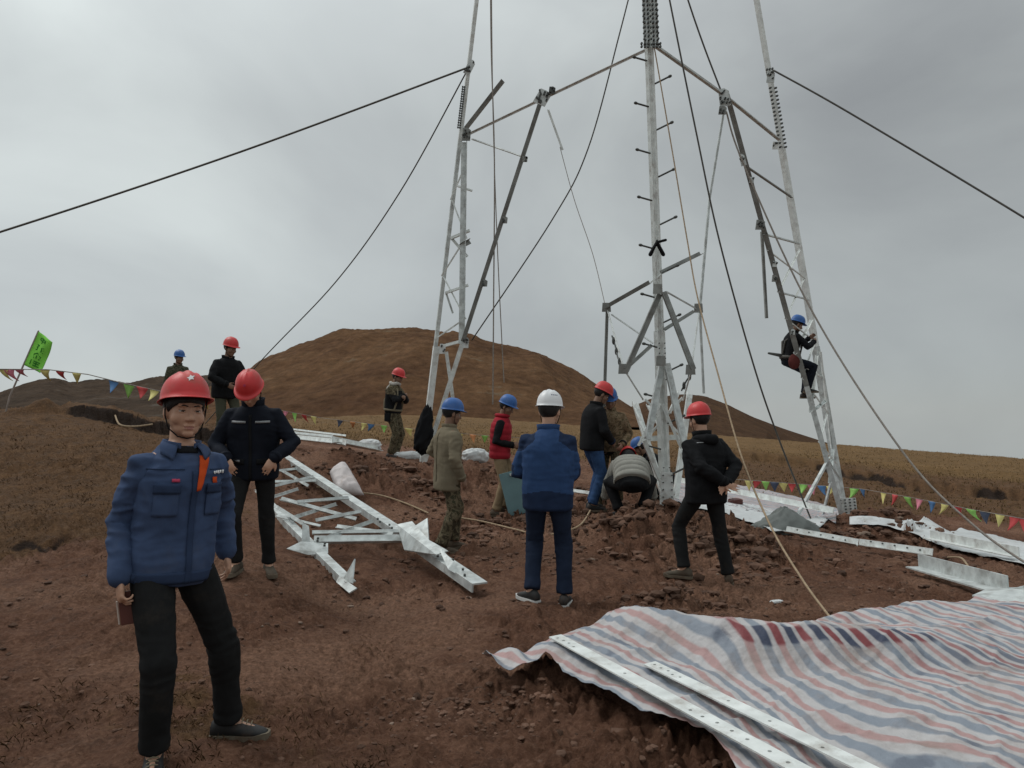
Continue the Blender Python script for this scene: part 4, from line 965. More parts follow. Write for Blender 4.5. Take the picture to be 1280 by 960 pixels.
def bar_with_holes(name, p0, p1, w, th, up, holes_at, label, m='steel_white'):
    """flat flange with real bolt holes plus a standing flange"""
    p0, p1 = Vector(p0), Vector(p1); ax = (p1 - p0).normalized(); L = (p1 - p0).length
    up = Vector(up); up = (up - ax * up.dot(ax)).normalized(); sd = ax.cross(up).normalized()
    r = w * 0.11; hs = sorted(holes_at); mb = MB(); edges = [0.0]
    cells = []
    for h in hs:
        a, b = h - w * 0.3, h + w * 0.3
        if a < edges[-1] + 0.002: continue
        cells.append((edges[-1], a, None)); cells.append((a, b, h)); edges.append(b)
    cells.append((edges[-1], L, None))
    def q(t, s, z): return ax * t + sd * s + up * z
    for a, b, h in cells:
        if h is None:
            c = [(a, -w / 2), (b, -w / 2), (b, w / 2), (a, w / 2)]
            vs = [q(t, s, 0) for t, s in c] + [q(t, s, th) for t, s in c]
            mb.add(vs, [(3, 2, 1, 0), (4, 5, 6, 7), (0, 1, 5, 4), (2, 3, 7, 6)])
        else:
            off = random.uniform(-0.12, 0.12) * w; m_ = (a + b) / 2; ho = (b - a) / 2
            out = [(m_ + ho, 0), (m_ + ho, w / 2), (m_, w / 2), (m_ - ho, w / 2), (m_ - ho, 0), (m_ - ho, -w / 2), (m_, -w / 2), (m_ + ho, -w / 2)]
            inn = [(m_ + r * math.cos(k * math.pi / 4), off + r * math.sin(k * math.pi / 4)) for k in range(8)]
            vs = [q(t, s, z) for z in (0, th) for ring in (out, inn) for t, s in ring]
            fs = []
            for k in range(8):
                j = (k + 1) % 8
                fs += [(k, 8 + k, 8 + j, j), (16 + k, 16 + j, 24 + j, 24 + k), (8 + k, 24 + k, 24 + j, 8 + j), (k, j, 16 + j, 16 + k)]
            mb.add(vs, fs)
    c = [(0, -w / 2), (0, w / 2), (L, w / 2), (L, -w / 2)]
    mb.add([q(0, -w / 2, 0), q(0, w / 2, 0), q(0, w / 2, th), q(0, -w / 2, th)], [(0, 1, 2, 3)])
    # standing flange below the far edge
    c = [q(0, -w / 2 + th, -0.001), q(0, -w / 2, -0.001), q(0, -w / 2, -w * 0.4), q(0, -w / 2 + th, -w * 0.4)]
    mb.rings([[p for p in c], [p + ax * L for p in c]])
    me = mb.mesh(name); fixn(me); o = link(name, me, M[m]); o.location = p0
    return tag(o, label, 'steel bar')
def on_t(px, py, lift): 
    q = on_plane(px, py, TARP_H + lift); return q
b0, b1 = on_t(694, 796, 0.09), on_t(1040, 985, 0.10)
L = (b1 - b0).length
bar_with_holes('steel_angle', b0, b1, 0.085, 0.008, (0, -0.12, 1), [0.05, 0.11, 0.17, 0.24, L * 0.36, L * 0.62, L * .66, L * .70, L * .745, L * .79, L * .85, L * 0.9], 'long white drilled steel angle nearest the torn left edge of the striped tarp')
b0, b1 = on_t(812, 830, 0.075), on_t(1110, 975, 0.085)
L = (b1 - b0).length
bar_with_holes('steel_angle', b0, b1, 0.08, 0.008, (0, -0.12, 1), [0.04, 0.10, 0.155, 0.21, 0.26, L * 0.42, L * 0.6, L * 0.8], 'second white drilled steel angle lying further in on the striped tarp')
# ------------------------------------------------------------------ people
def remesh(mb, voxel, smooth=4, name='tmp'):
    me = mb.mesh('tmp'); fixn(me)
    o = bpy.data.objects.new('tmp', me); COL.objects.link(o)
    r = o.modifiers.new('r', 'REMESH'); r.mode = 'VOXEL'; r.voxel_size = voxel; r.use_smooth_shade = True
    if smooth:
        s = o.modifiers.new('s', 'SMOOTH'); s.factor = 0.5; s.iterations = smooth
    dg = bpy.context.evaluated_depsgraph_get()
    out = bpy.data.meshes.new_from_object(o.evaluated_get(dg)); out.name = name
    bpy.data.objects.remove(o); bpy.data.meshes.remove(me)
    return out
def co_of(me):
    a = np.zeros(len(me.vertices) * 3); me.vertices.foreach_get('co', a); return a.reshape(-1, 3)
def nrm_of(me):
    a = np.zeros(len(me.vertices) * 3); me.vertices.foreach_get('normal', a); return a.reshape(-1, 3)
def set_co(me, c): me.vertices.foreach_set('co', c.ravel()); me.update()
def folds(me, amp, joints, seed, quilt=None):
    c = co_of(me); n = nrm_of(me); sd = seed * 3.7
    w = np.full(len(c), 0.18)
    for j, r in joints: w = w + np.exp(-((c - np.array(j)) ** 2).sum(1) / (r * r))
    w = np.clip(w, 0, 1.3)
    warp = perlin3(c * 5 + sd)[:, None] * 0.05
    p = c + warp
    f1 = 1 - 2.4 * np.abs(perlin3(p * [6, 6, 19] + sd))
    f2 = 1 - 2.4 * np.abs(perlin3(p * [17, 8, 11] + sd + 9))
    f3 = perlin3(p * 6.5 + sd + 20) + 0.9 * perlin3(p * [3.2, 3.2, 4.2] + sd); f1 = np.sign(f1) * np.abs(f1) ** 0.8
    d = amp * 1.9 * (w * (0.6 * f1 + 0.5 * f2) + 0.7 * f3 - 0.2)
    if quilt is not None:
        o, ax, per, qa = quilt; t = (c - np.array(o)) @ np.array(ax); d = d * 0.5 + qa * (np.abs(np.sin(t * math.pi / per)) ** 0.6 - 0.6)
    set_co(me, c + n * d[:, None])
def paint(me, fn):
    c = np.zeros(len(me.polygons) * 3); me.polygons.foreach_get('center', c); c = c.reshape(-1, 3)
    me.polygons.foreach_set('material_index', fn(c).astype(np.int32))
def ik(a, t, l1, l2, hint):
    a, t = Vector(a), Vector(t); d = t - a; L = d.length
    if L > (l1 + l2) * 0.998: t = a + d * ((l1 + l2) * 0.998 / L); d = t - a; L = d.length
    x = (l1 * l1 - l2 * l2 + L * L) / (2 * L); h = math.sqrt(max(0, l1 * l1 - x * x)); u = d / L
    hv = Vector(hint); hv = hv - u * hv.dot(u)
    if hv.length < 1e-4: hv = Vector((0, 1, 0.1))
    return a + u * x + hv.normalized() * h, t
def bvh_of(me): return BVHTree.FromPolygons([v.co[:] for v in me.vertices], [p.vertices[:] for p in me.polygons])
def patch(name, parent, bvh, corners, ray, m, nu=6, nv=6, lift=0.004, th=0.003, far=1.2):
    """thin piece of cloth laid on the garment: corners is a quad, laid along direction ray"""
    c = [Vector(q) for q in corners]; ray = Vector(ray).normalized(); vs = []; last = None; ok = 0
    for j in range(nv + 1):
        for i in range(nu + 1):
            u, v = i / nu, j / nv; q = (c[0] * (1 - u) + c[1] * u) * (1 - v) + (c[3] * (1 - u) + c[2] * u) * v
            h, nn, _, _ = bvh.ray_cast(q - ray * far, ray, far * 2)
            if h is not None: last = h - ray * lift; ok += 1
            vs.append(last if last is not None else q)
    mb = MB(); mb.add(vs, [(j * (nu + 1) + i, j * (nu + 1) + i + 1, (j + 1) * (nu + 1) + i + 1, (j + 1) * (nu + 1) + i) for j in range(nv) for i in range(nu)])
    o = mb.build(name, M[m] if isinstance(m, str) else m, parent, True); solid(o, th, 0); return o
def frame3(x, y, z): return Matrix(((x.x, y.x, z.x), (x.y, y.y, z.y), (x.z, y.z, z.z)))
def oval(c, X, Y, rx, ry, n=20, e=2.4):
    out = []
    for k in range(n):
        a = 2 * math.pi * k / n; ca, sa = math.cos(a), math.sin(a)
        out.append(c + X * (rx * math.copysign(abs(ca) ** (2 / e), ca)) + Y * (ry * math.copysign(abs(sa) ** (2 / e), sa)))
    return out

def hat_mesh(s):
    """hard hat: ridged dome, all-round lip, longer peak in front (head frame, +y is front)"""
    rx, ry, h = 0.105, 0.133, 0.130; nphi, nt = 48, 12; vs = []; fs = []
    def pt(a, t):
        ca, sa = math.cos(a), math.sin(a); el = t * math.pi / 2
        r = math.cos(el) ** 0.78; z = h * math.sin(el) ** 0.92
        x, y = rx * r * sa, ry * r * ca
        rid = 0.007 * math.exp(-(x / 0.012) ** 2) * sstep(0.03, 0.5, np.array(t)) + 0.0045 * (math.exp(-((abs(x) - 0.038) / 0.009) ** 2)) * sstep(0.1, 0.6, np.array(t))
        return Vector((x, y, z + float(rid) * (0.3 + math.sin(el))))
    for j in range(nt):
        t = j / nt
        for i in range(nphi): vs.append(pt(2 * math.pi * i / nphi, t))
    top = len(vs); vs.append(pt(0, 1.0))
    for j in range(nt - 1):
        for i in range(nphi):
            k = (i + 1) % nphi; fs.append((j * nphi + i, (j + 1) * nphi + i, (j + 1) * nphi + k, j * nphi + k))
    for i in range(nphi): fs.append(((nt - 1) * nphi + i, top, (nt - 1) * nphi + (i + 1) % nphi))
    b0 = len(vs)
    for ring in (0.5, 1.0):
        for i in range(nphi):
            a = 2 * math.pi * i / nphi; ca = math.cos(a); f = max(0, ca) ** 2.2
            ext = (0.012 + 0.030 * f) * ring; p = Vector((rx * math.sin(a), ry * ca, 0)); d = Vector((math.sin(a), ca, 0))
            vs.append(p + d * ext + Vector((0, 0, -0.004 * ring - 0.013 * f * ring)))
    for i in range(nphi):
        k = (i + 1) % nphi; fs.append((i, k, b0 + k, b0 + i)); fs.append((b0 + i, b0 + k, b0 + nphi + k, b0 + nphi + i))
    mb = MB(); mb.add([v * s for v in vs], fs); return mb, lambda a, t: pt(a, t) * s

def person(label, px, py, d, face, H=1.72, lean=2, lean2=4, side=0, twist=0, hpitch=5, hyaw=0, htilt=0, pel=None,
           rf=(0.12, 0.0), lf=(-0.12, 0.0), rtoe=12, ltoe=-12, rfz=0, lfz=0, rh=None, lh=None, rhint=(0.4, -0.6, -0.3), lhint=(-0.4, -0.6, -0.3),
           rkn=(0.1, 1, 0), lkn=(-0.1, 1, 0), rhd=None, lhd=None, jm='black_cloth', tm='navy_trouser', hat='red_hat', skin='skin_dark', shoe='shoe', sole='sole',
           hem=-0.10, bulk=1.0, vox=0.012, bvox=0.008, collar=0.05, legw=1.0, seed=1, fold=0.005, z=None, hands=True, quilt=False, jpaint=None, jmats=None,
           hoodc=None, ground=True, detail=False, extra=None, grip=0.5, dpel=(0, 0, 0), hatt=6, cat='person', tfold=0.005, sleeve=1.0, hairback=True):
    s = H / 1.72
    X = (px - 640) / FPX
    p0 = P(px, py, d)
    root_z = z if z is not None else gz(p0.x, p0.y, False)
    a = R_(face); Fw = Vector((math.sin(a), math.cos(a), 0)); Rt = Vector((math.cos(a), -math.sin(a), 0))
    root = thing('person', (p0.x, p0.y, root_z), label, cat, None, -a)
    def loc(w): v = Vector(w) - root.location; return Vector((v.dot(Rt), v.dot(Fw), v.z))
    def tgt(t, default):
        if t is None: return Vector(default) * s
        if len(t) == 4: return loc(P(*t[1:]))
        return Vector(t)
    def fz(x, y):
        if not ground: return 0.0
        w = root.location + Rt * x + Fw * y; return gz(w.x, w.y, True) - root_z
    Rf = Vector((rf[0], rf[1], fz(*rf[:2]) + rfz)) if len(rf) < 4 else loc(P(*rf[1:])); Lf = Vector((lf[0], lf[1], fz(*lf[:2]) + lfz)) if len(lf) < 4 else loc(P(*lf[1:]))
    gm_ = min(Rf.z, Lf.z)
    P0 = Vector(pel) if pel is not None else Vector(((Rf.x + Lf.x) / 2, (Rf.y + Lf.y) / 2, 0.915 * s + (Rf.z + Lf.z) / 2)) + Vector(dpel)
    def tilt(l, sd): l, sd = R_(l), R_(sd); return Vector((math.sin(sd), math.sin(l) * math.cos(sd), math.cos(l) * math.cos(sd)))
    u, u2 = tilt(lean, side), tilt(lean2, side * 0.6); ta = R_(twist)
    def spine(t): return P0 + u * min(t, 0.2 * s) + u2 * max(0, t - 0.2 * s)
    def fr(t):
        k = min(max((t / s) / 0.4, 0), 1); up = (u * (1 - k) + u2 * k).normalized(); tw = ta * k
        X_ = Vector((math.cos(tw), -math.sin(tw), 0)); X_ = (X_ - up * X_.dot(up)).normalized(); Y_ = up.cross(X_); return X_, Y_, up
    Xc, Yc, Uc = fr(0.45 * s)
    N = spine(0.508 * s)
    RS = spine(0.420 * s) + Xc * 0.160 * s * (0.65 + 0.35 * bulk); LS = spine(0.420 * s) - Xc * 0.160 * s * (0.65 + 0.35 * bulk)
    # head frame
    hp, hy = R_(hpitch), R_(hyaw) + ta
    hF = Vector((math.sin(hy) * math.cos(hp), math.cos(hy) * math.cos(hp), -math.sin(hp)))
    hX = Vector((math.cos(hy), -math.sin(hy), 0)); hU = hX.cross(hF)
    if htilt:
        q = Matrix.Rotation(R_(htilt), 3, hF); hX = q @ hX; hU = q @ hU
    HM = frame3(hX, hF, hU)
    nd = (u2 + hU).normalized(); HC = N + nd * 0.066 * s + hU * 0.092 * s + hF * 0.012 * s
    sh = s * 1.06
    def hd(x, y, z_): return HC + HM @ (Vector((x, y, z_)) * sh)
    # limbs
    HR = P0 + fr(0)[0] * 0.092 * s - u * 0.03 * s; HL = P0 - fr(0)[0] * 0.092 * s - u * 0.03 * s
    RA, LA = Rf + Vector((0, 0, 0.085 * s)), Lf + Vector((0, 0, 0.085 * s))
    KR, RA = ik(HR, RA, 0.425 * s, 0.415 * s, rkn); KL, LA = ik(HL, LA, 0.425 * s, 0.415 * s, lkn)
    RW = tgt(rh, (0.27, 0.06, 0.80)); LW = tgt(lh, (-0.27, 0.06, 0.80))
    ER, RW = ik(RS, RW, 0.285 * s, 0.255 * s, rhint); EL, LW = ik(LS, LW, 0.285 * s, 0.255 * s, lhint)
    # ---- body, one continuous surface
    b = MB(); tt = [(-0.08, .10, .07), (0, .14, .095), (.12, .135, .09), (.25, .14, .095), (.36, .155, .10), (.43, .14, .085), (.48, .09, .07), (.53, .055, .058)]
    b.rings([oval(spine(t * s), *fr(t * s)[:2], rx * s, ry * s) for t, rx, ry in tt])
    b.tube([spine(0.46 * s), N, hd(0, -0.012, -0.055)], [0.06 * s, 0.054 * s, 0.054 * s], 14)
    for S, E, W in ((RS, ER, RW), (LS, EL, LW)):
        b.tube([S - (S - spine(.44 * s)) * 0.3, S, lerp(S, E, .5), E, lerp(E, W, .35), W], [.05 * s, .048 * s, .043 * s, .036 * s, .036 * s, .026 * s], 12)
    for Hh, K, A_ in ((HR, KR, RA), (HL, KL, LA)):
        b.tube([Hh, lerp(Hh, K, .4), K, lerp(K, A_, .3), A_], [.075 * s, .066 * s, .048 * s, .048 * s, .033 * s], 12)
    for A_, F_, toe in ((RA, Rf, rtoe), (LA, Lf, ltoe)):
        q = R_(toe); f = Vector((math.sin(q), math.cos(q), 0)); b.tube([A_, F_ + f * .06 * s + Vector((0, 0, .045 * s)), F_ + f * .13 * s + Vector((0, 0, .032 * s))], [.035 * s, .032 * s, .024 * s], 10)
    # head
    b.ell(hd(0, -0.016, 0.032), (0.077 * sh, 0.094 * sh, 0.088 * sh), HM, 20, 14)
    b.ell(hd(0, 0.018, -0.018), (0.0685 * sh, 0.074 * sh, 0.088 * sh), HM, 20, 14)
    b.ell(hd(0, 0.030, -0.070), (0.054 * sh, 0.052 * sh, 0.040 * sh), HM, 16, 12)
    b.ell(hd(0, 0.066, -0.093), (0.024 * sh, 0.02 * sh, 0.018 * sh), HM)
    for e in (-1, 1):
        b.ell(hd(e * .040, .050, -.028), (0.030 * sh, .030 * sh, .032 * sh), HM)
        b.ell(hd(e * .027, .072, .026), (0.026 * sh, .014 * sh, .010 * sh), HM)
        b.ell(hd(e * .011, .094, -.034), (0.010 * sh, .011 * sh, .009 * sh), HM)
        b.ell(hd(e * .0765, -.006, -.008), (0.011 * sh, .019 * sh, .032 * sh), HM @ Matrix.Rotation(e * -0.35, 3, 'Z'))
    b.tube([hd(0, .086, .012), hd(0, .094, -.010), hd(0, .104, -.029)], [.0095 * sh, .0105 * sh, .0135 * sh], 10)
    b.ell(hd(0, .084, -.060), (0.026 * sh, .010 * sh, .0065 * sh), HM); b.ell(hd(0, .082, -.0725), (0.021 * sh, .010 * sh, .0075 * sh), HM)
    # hands
    if hands:
        for sgn, W, E, hd_ in ((1, RW, ER, rhd), (-1, LW, EL, lhd)):
            if hd_ is None:
                dr = (W - E).normalized(); pn = Vector((-sgn * 0.9, 0.0, 0)) - Vector((0, 0.45, 0))
            else: dr, pn = Vector(hd_[0]).normalized(), Vector(hd_[1])
            pn = (pn - dr * pn.dot(dr)).normalized(); th = dr.cross(pn) * -sgn
            th = th.normalized()
            if hd_ is None and th.y < 0: th = -th
            g = grip if not isinstance(grip, tuple) else (grip[0] if sgn > 0 else grip[1])
            HMx = frame3(th, dr, pn)
            b.ell(W + dr * .052 * s, (.040 * s, .058 * s, .017 * s), HMx, 14, 9)
            b.ell(W + dr * .078 * s, (.039 * s, .026 * s, .014 * s), HMx, 14, 9)
            for k, (o_, L_) in enumerate(((.030, .072), (.0105, .081), (-.0095, .075), (-.028, .058))):
                p = W + dr * (.088 - .004 * abs(k - 1)) * s + th * o_ * s; q = [p - dr * .02 * s]; rr = [.0088 * s]; ang = g * (0.55 + 0.06 * k)
                q.append(p); rr.append(.0088 * s); an = 0; v = dr * 1 + th * (o_ * 2.0)
                v.normalize()
                for m_, fl in ((.45, 1.0), (.32, 1.25), (.23, 0.8)):
                    an += ang * fl; q.append(q[-1] + (v * math.cos(an) + pn * math.sin(an)) * L_ * m_ * s); rr.append(.0084 * s - .0007 * len(rr) * s)
                b.tube(q, rr, 8)
            p = W + dr * .028 * s + th * .026 * s
            b.tube([p, p + (dr * .6 + th * .75 + pn * .3 * g).normalized() * .036 * s, p + (dr * .6 + th * .75 + pn * .3 * g).normalized() * .036 * s + (dr * .9 + th * .25 + pn * .5 * g).normalized() * .036 * s], [.0125 * s, .0105 * s, .0085 * s], 8)
    me = remesh(b, bvox * s, 2 if bvox < 0.007 else 2, 'body')
    c = co_of(me); n_ = nrm_of(me); dd = np.zeros(len(c))
    for e in (-1, 1):
        q = np.array(hd(e * .031, .088, .003)); dd -= .0085 * s * np.exp(-(((c - q) @ np.array(hX)) / (.019 * s)) ** 2 - (((c - q) @ np.array(hU)) / (.010 * s)) ** 2) * (np.linalg.norm(c - q, axis=1) < .05)
    q = np.array(hd(0, .09, -.0668)); dd -= .0035 * s * np.exp(-(((c - q) @ np.array(hX)) / (.022 * s)) ** 4 - (((c - q) @ np.array(hU)) / (.0022 * s)) ** 2) * (np.linalg.norm(c - q, axis=1) < .045)
    set_co(me, c + n_ * dd[:, None])
    body = link('body', me, M[skin], root)
    if detail:
        me.materials.append(M['lip'])
        def lipf(cc):
            r = cc - q; xx, zz = r @ np.array(hX), r @ np.array(hU)
            return ((np.abs(xx) < .024 * s) & (zz < .0065 * s * (1 - np.abs(xx) / (.03 * s))) & (zz > -.011 * s * (1 - (xx / (.023 * s)) ** 2)) & (np.linalg.norm(r, axis=1) < .04)).astype(int)
        paint(me, lipf)
    # face details
    for e in (-1, 1):
        o = MB(); o.ell(hd(e * .031, .0695, .002), (.0125 * sh,) * 3, HM, 14, 10); ey = o.build('eye', M['eye_white'], body, True)
        o = MB(); o.ell(hd(e * .0305, .0782, .002), (.0070 * sh, .0046 * sh, .0070 * sh), HM, 12, 8); o.build('iris', M['iris'], ey, True)
        for up in (1, -1):
            o = MB(); vs = []; nn = 9
            for j in range(5):
                for i in range(nn):
                    az = R_(-75 + 150 * i / (nn - 1)); el = R_(9 + (80 - 9) * j / 4) * up if up > 0 else -R_(16 + (80 - 16) * j / 4)
                    vs.append(hd(e * .031, .0695, .002) + HM @ (Vector((math.sin(az) * math.cos(el), math.cos(az) * math.cos(el), math.sin(el))) * .0142 * sh))
            o.add(vs, [(j * nn + i, j * nn + i + 1, (j + 1) * nn + i + 1, (j + 1) * nn + i) for j in range(4) for i in range(nn - 1)])
            if detail or up > 0: solid(o.build('eyelid', M[skin], body, True), .0015)
        if detail:
            q_ = [hd(e * .031, .0695, .002) + HM @ (Vector((math.sin(az), math.cos(az) * math.cos(.16), math.cos(az) * math.sin(.16) + .10)) * .0146 * sh) for az in np.linspace(-1.15, 1.15, 9)]
            o = MB(); o.tube(q_, [.0006 * sh] + [.0011 * sh] * 7 + [.0006 * sh], 5); o.build('eyelash', M['hair'], body, True)
        o = MB(); o.tube([hd(e * .014, .0890, .0225), hd(e * .030, .0872, .0262), hd(e * .048, .0715, .0215)], [.0026 * sh, .0034 * sh, .0018 * sh], 6); o.build('eyebrow', M['hair'], body, True)
    # hair: a cap reaching down to the nape
    o = MB(); nu, nv = 28, 14; vs = []; keep = {}
    for j in range(nv + 1):
        for i in range(nu):
            az = 2 * math.pi * i / nu; el = math.pi * (0.5 - j / nv * 0.86)
            front = max(0, math.cos(az)); zmin = -0.065 + 0.105 * front ** 0.7 + 0.02 * (1 - abs(math.cos(az)))
            v = Vector((.083 * math.sin(az) * math.cos(el), -0.018 + .101 * math.cos(az) * math.cos(el), .034 + .096 * math.sin(el)))
            if v.z < zmin: v.z = zmin; v.x *= 0.99
            vs.append(hd(*v))
    o.add(vs, [(j * nu + i, (j + 1) * nu + i, (j + 1) * nu + (i + 1) % nu, j * nu + (i + 1) % nu) for j in range(nv) for i in range(nu)])
    hr = o.build('hair', M['hair'], body, True); solid(hr, .004 * sh)
    # helmet
    hb, hpt = hat_mesh(s); HO = hd(0, -0.004, 0.045); Q = HM @ Matrix.Rotation(R_(hatt), 3, 'X')
    hb.v = [tuple(HO + Q @ Vector(v)) for v in hb.v]; hat_o = hb.build('helmet', M[hat], root, True); solid(hat_o, .003 * s)
    def on_hat(az, t): return HO + Q @ hpt(az, t)
    # chin strap
    o = MB(); st = [hd(-.088, .012, .05), hd(-.083, .012, -.02), hd(-.068, .022, -.075), hd(-.035, .05, -.108), hd(0, .062, -.115), hd(.035, .05, -.108), hd(.068, .022, -.075), hd(.083, .012, -.02), hd(.088, .012, .05)]
    o.tube(st, .0032 * s, 6); o.build('chin_strap', M['black_cloth'], hat_o, True)
    # ---- trousers
    t = MB(); g = legw
    t.rings([oval(spine(tk * s), *fr(tk * s)[:2], rx * s, ry * s) for tk, rx, ry in ((-.115, .10, .075), (-.08, .155, .115), (-.02, .168, .122), (.06, .16, .115), (.13, .15, .108))])
    for Hh, K, A_ in ((HR, KR, RA), (HL, KL, LA)):
        an = lerp(A_, K, -0.0); t.tube([Hh, lerp(Hh, K, .35), lerp(Hh, K, .8), K, lerp(K, A_, .35), lerp(K, A_, .75), lerp(K, A_, 0.96)],
                                       [.088 * s * g, .086 * s * g, .070 * s * g, .067 * s * g, .066 * s * g, .060 * s * g, .062 * s * g], 16, False)
    tme = remesh(t, vox * s, 4, 'trousers')
    folds(tme, tfold * s, [(KR, .15), (KL, .15), (RA, .12), (LA, .12), (P0 - u * .1, .14)], seed + 5)
    trs = link('trousers', tme, M[tm], root)
    # ---- jacket
    j = MB(); w = bulk
    sec_ = [(hem - .0, .165, .118), (hem + .02, .183, .132), (-.02, .186, .134), (.10, .18, .128), (.22, .186, .132), (.33, .188, .136), (.40, .172, .124), (.445, .138, .108), (.482, .098, .09), (.512, .072, .072)]
    j.rings([oval(spine(tk * s), *fr(tk * s)[:2], rx * s * w, ry * s * w, 24) for tk, rx, ry in sec_])
    for S, E, W in ((RS, ER, RW), (LS, EL, LW)):
        j.tube([S + (spine(.40 * s) - S) * 0.35, S, lerp(S, E, .45), E, lerp(E, W, .4), lerp(E, W, 0.97)], [.058 * s * w, .063 * s * w, .061 * s * w * sleeve, .055 * s * w * sleeve, .051 * s * w * sleeve, .046 * s * w * sleeve], 16)
    jme = remesh(j, vox * s, 4, 'jacket')
    folds(jme, fold * s, [(ER, .16), (EL, .16), (lerp(RS, spine(.3), .3), .12), (lerp(LS, spine(.3), .3), .12)], seed, (spine(0), Uc, .075, .016) if quilt else None)
    jk = link('jacket', jme, [M[k] for k in (jmats or [jm])], root)
    if jpaint:
        def conv(cc):                                # along the spine, across, front
            r = cc - np.array(spine(0.2 * s)); al = (r @ np.array(Uc)) / s + 0.2; ac = (r @ np.array(Xc)) / s; frn = (r @ np.array(Yc)) / s
            return jpaint(al, ac, frn)
        paint(jme, conv)
    bv = bvh_of(jme)
    # collar: an open band round the neck
    if collar:
        o = MB(); nn = 26; vs = []; op = R_(22)
        for jj, (r_, z_) in enumerate(((.078, -.012), (.080, collar * 0.6), (.084, collar))):
            for i in range(nn):
                az = op + (2 * math.pi - 2 * op) * i / (nn - 1)
                vs.append(spine(.495 * s) + Xc * math.sin(az) * r_ * s * w + Yc * (math.cos(az) * r_ * s * w + .006) + Uc * (z_ - .014 * max(0, math.cos(az))) * s)
        o.add(vs, [(jj * nn + i, jj * nn + i + 1, (jj + 1) * nn + i + 1, (jj + 1) * nn + i) for jj in range(2) for i in range(nn - 1)])
        co_ = o.build('collar', M[(jmats or [jm])[0]], jk, True); solid(co_, .007)
    for S, E, W in ((RS, ER, RW), (LS, EL, LW)):     # cuffs
        o = MB(); o.tube([lerp(E, W, .86), lerp(E, W, .99)], [.0495 * s * w * sleeve, .049 * s * w * sleeve], 18, False); cu = o.build('cuff', M[(jmats or [jm])[-1] if not isinstance(detail, str) else detail], jk, True)
    # shoes
    for A_, F_, toe in ((RA, Rf, rtoe), (LA, Lf, ltoe)):
        qa = R_(toe); f = Vector((math.sin(qa), math.cos(qa), 0)); xx = Vector((math.cos(qa), -math.sin(qa), 0)); up = Vector((0, 0, 1))
        base = Vector((A_.x, A_.y, A_.z - .085 * s))
        prof = [(-.082, .022, .052), (-.075, .033, .082), (-.045, .038, .105), (.0, .039, .102), (.04, .041, .086), (.085, .046, .068), (.13, .046, .056), (.165, .038, .046), (.188, .024, .036), (.196, .010, .026)]
        rg = []
        for y_, hw, ht in prof:
            ring = []
            for k in range(14):
                an = 2 * math.pi * k / 14; cx_, cz_ = math.cos(an), math.sin(an)
                zz = .010 + (ht - .010) * (0.5 + 0.5 * math.copysign(abs(cz_) ** 0.7, cz_)); wx = hw * math.copysign(abs(cx_) ** 0.75, cx_) * (1 - 0.28 * max(0, cz_))
                ring.append(base + f * y_ * s + xx * wx * s + up * zz * s)
            rg.append(ring)
        o = MB(); o.rings(rg); so = o.build('shoe', M[shoe], root, True); fixn(so.data)
        rg = [[base + f * (y_ * 1.03 + .001) * s + xx * sg * (hw + .005) * s + up * zz * s for sg, zz in ((-1, -.004), (1, -.004), (1, .022 + (.008 if y_ > .15 else 0)), (-1, .022 + (.008 if y_ > .15 else 0)))] for y_, hw, _ in prof]
        o = MB(); o.rings(rg); sl = o.build('sole', M[sole], so); fixn(sl.data)
        if detail:
            for k in range(4):
                y_ = .045 + .022 * k; o = MB(); o.tube([base + f * y_ * s + xx * -.022 * s + up * (.098 - .30 * (y_ - .02)) * s, base + f * (y_ + .004) * s + up * (.104 - .30 * (y_ - .02)) * s, base + f * (y_ + .008) * s + xx * .022 * s + up * (.097 - .30 * (y_ - .02)) * s], .003 * s, 6)
                o.build('lace', M['khaki'], so, True)
    info = dict(root=root, jk=jk, bv=bv, spine=spine, fr=fr, Xc=Xc, Yc=Yc, Uc=Uc, s=s, RW=RW, LW=LW, ER=ER, EL=EL, hd=hd, HM=HM, on_hat=on_hat, hat=hat_o, body=body, RS=RS, LS=LS, P0=P0, trs=trs, loc=loc, HO=HO, Q=Q, Rt=Rt, Fw=Fw, KR=KR, KL=KL)
    if extra: extra(info)
    return info
def chest(i, ac, al, back=False):
    """point on the flat chest plane: across, along the spine"""
    return i['spine'](al * i['s']) + i['Xc'] * ac * i['s']
def cpatch(i, name, a0, a1, l0, l1, m, back=False, skew=0.0, **k):
    ray = i['Yc'] if back else -i['Yc']
    return patch(name, i['jk'], i['bv'], [chest(i, a0, l0), chest(i, a1, l0), chest(i, a1 + skew, l1), chest(i, a0 + skew, l1)], ray, m, **k)
def hat_star(i, az, t, r, m='white'):
    c = i['on_hat'](az, t); e = 0.05; du = (i['on_hat'](az, t + e) - c).normalized(); dv = (i['on_hat'](az + e, t) - c).normalized(); n = dv.cross(du).normalized()
    if n.dot(c - i['HO']) < 0: n = -n
    pts = []
    for k in range(10):
        a = math.pi / 2 + k * math.pi / 5; q = r if k % 2 == 0 else r * 0.5
        pts.append(c + dv * math.cos(a) * q + du * math.sin(a) * q - n * (.002 + 3.2 * (q * q)))
    mb = MB(); mb.prism(pts, n, .006); o = mb.build('emblem', M[m], i['hat']); fixn(o.data)
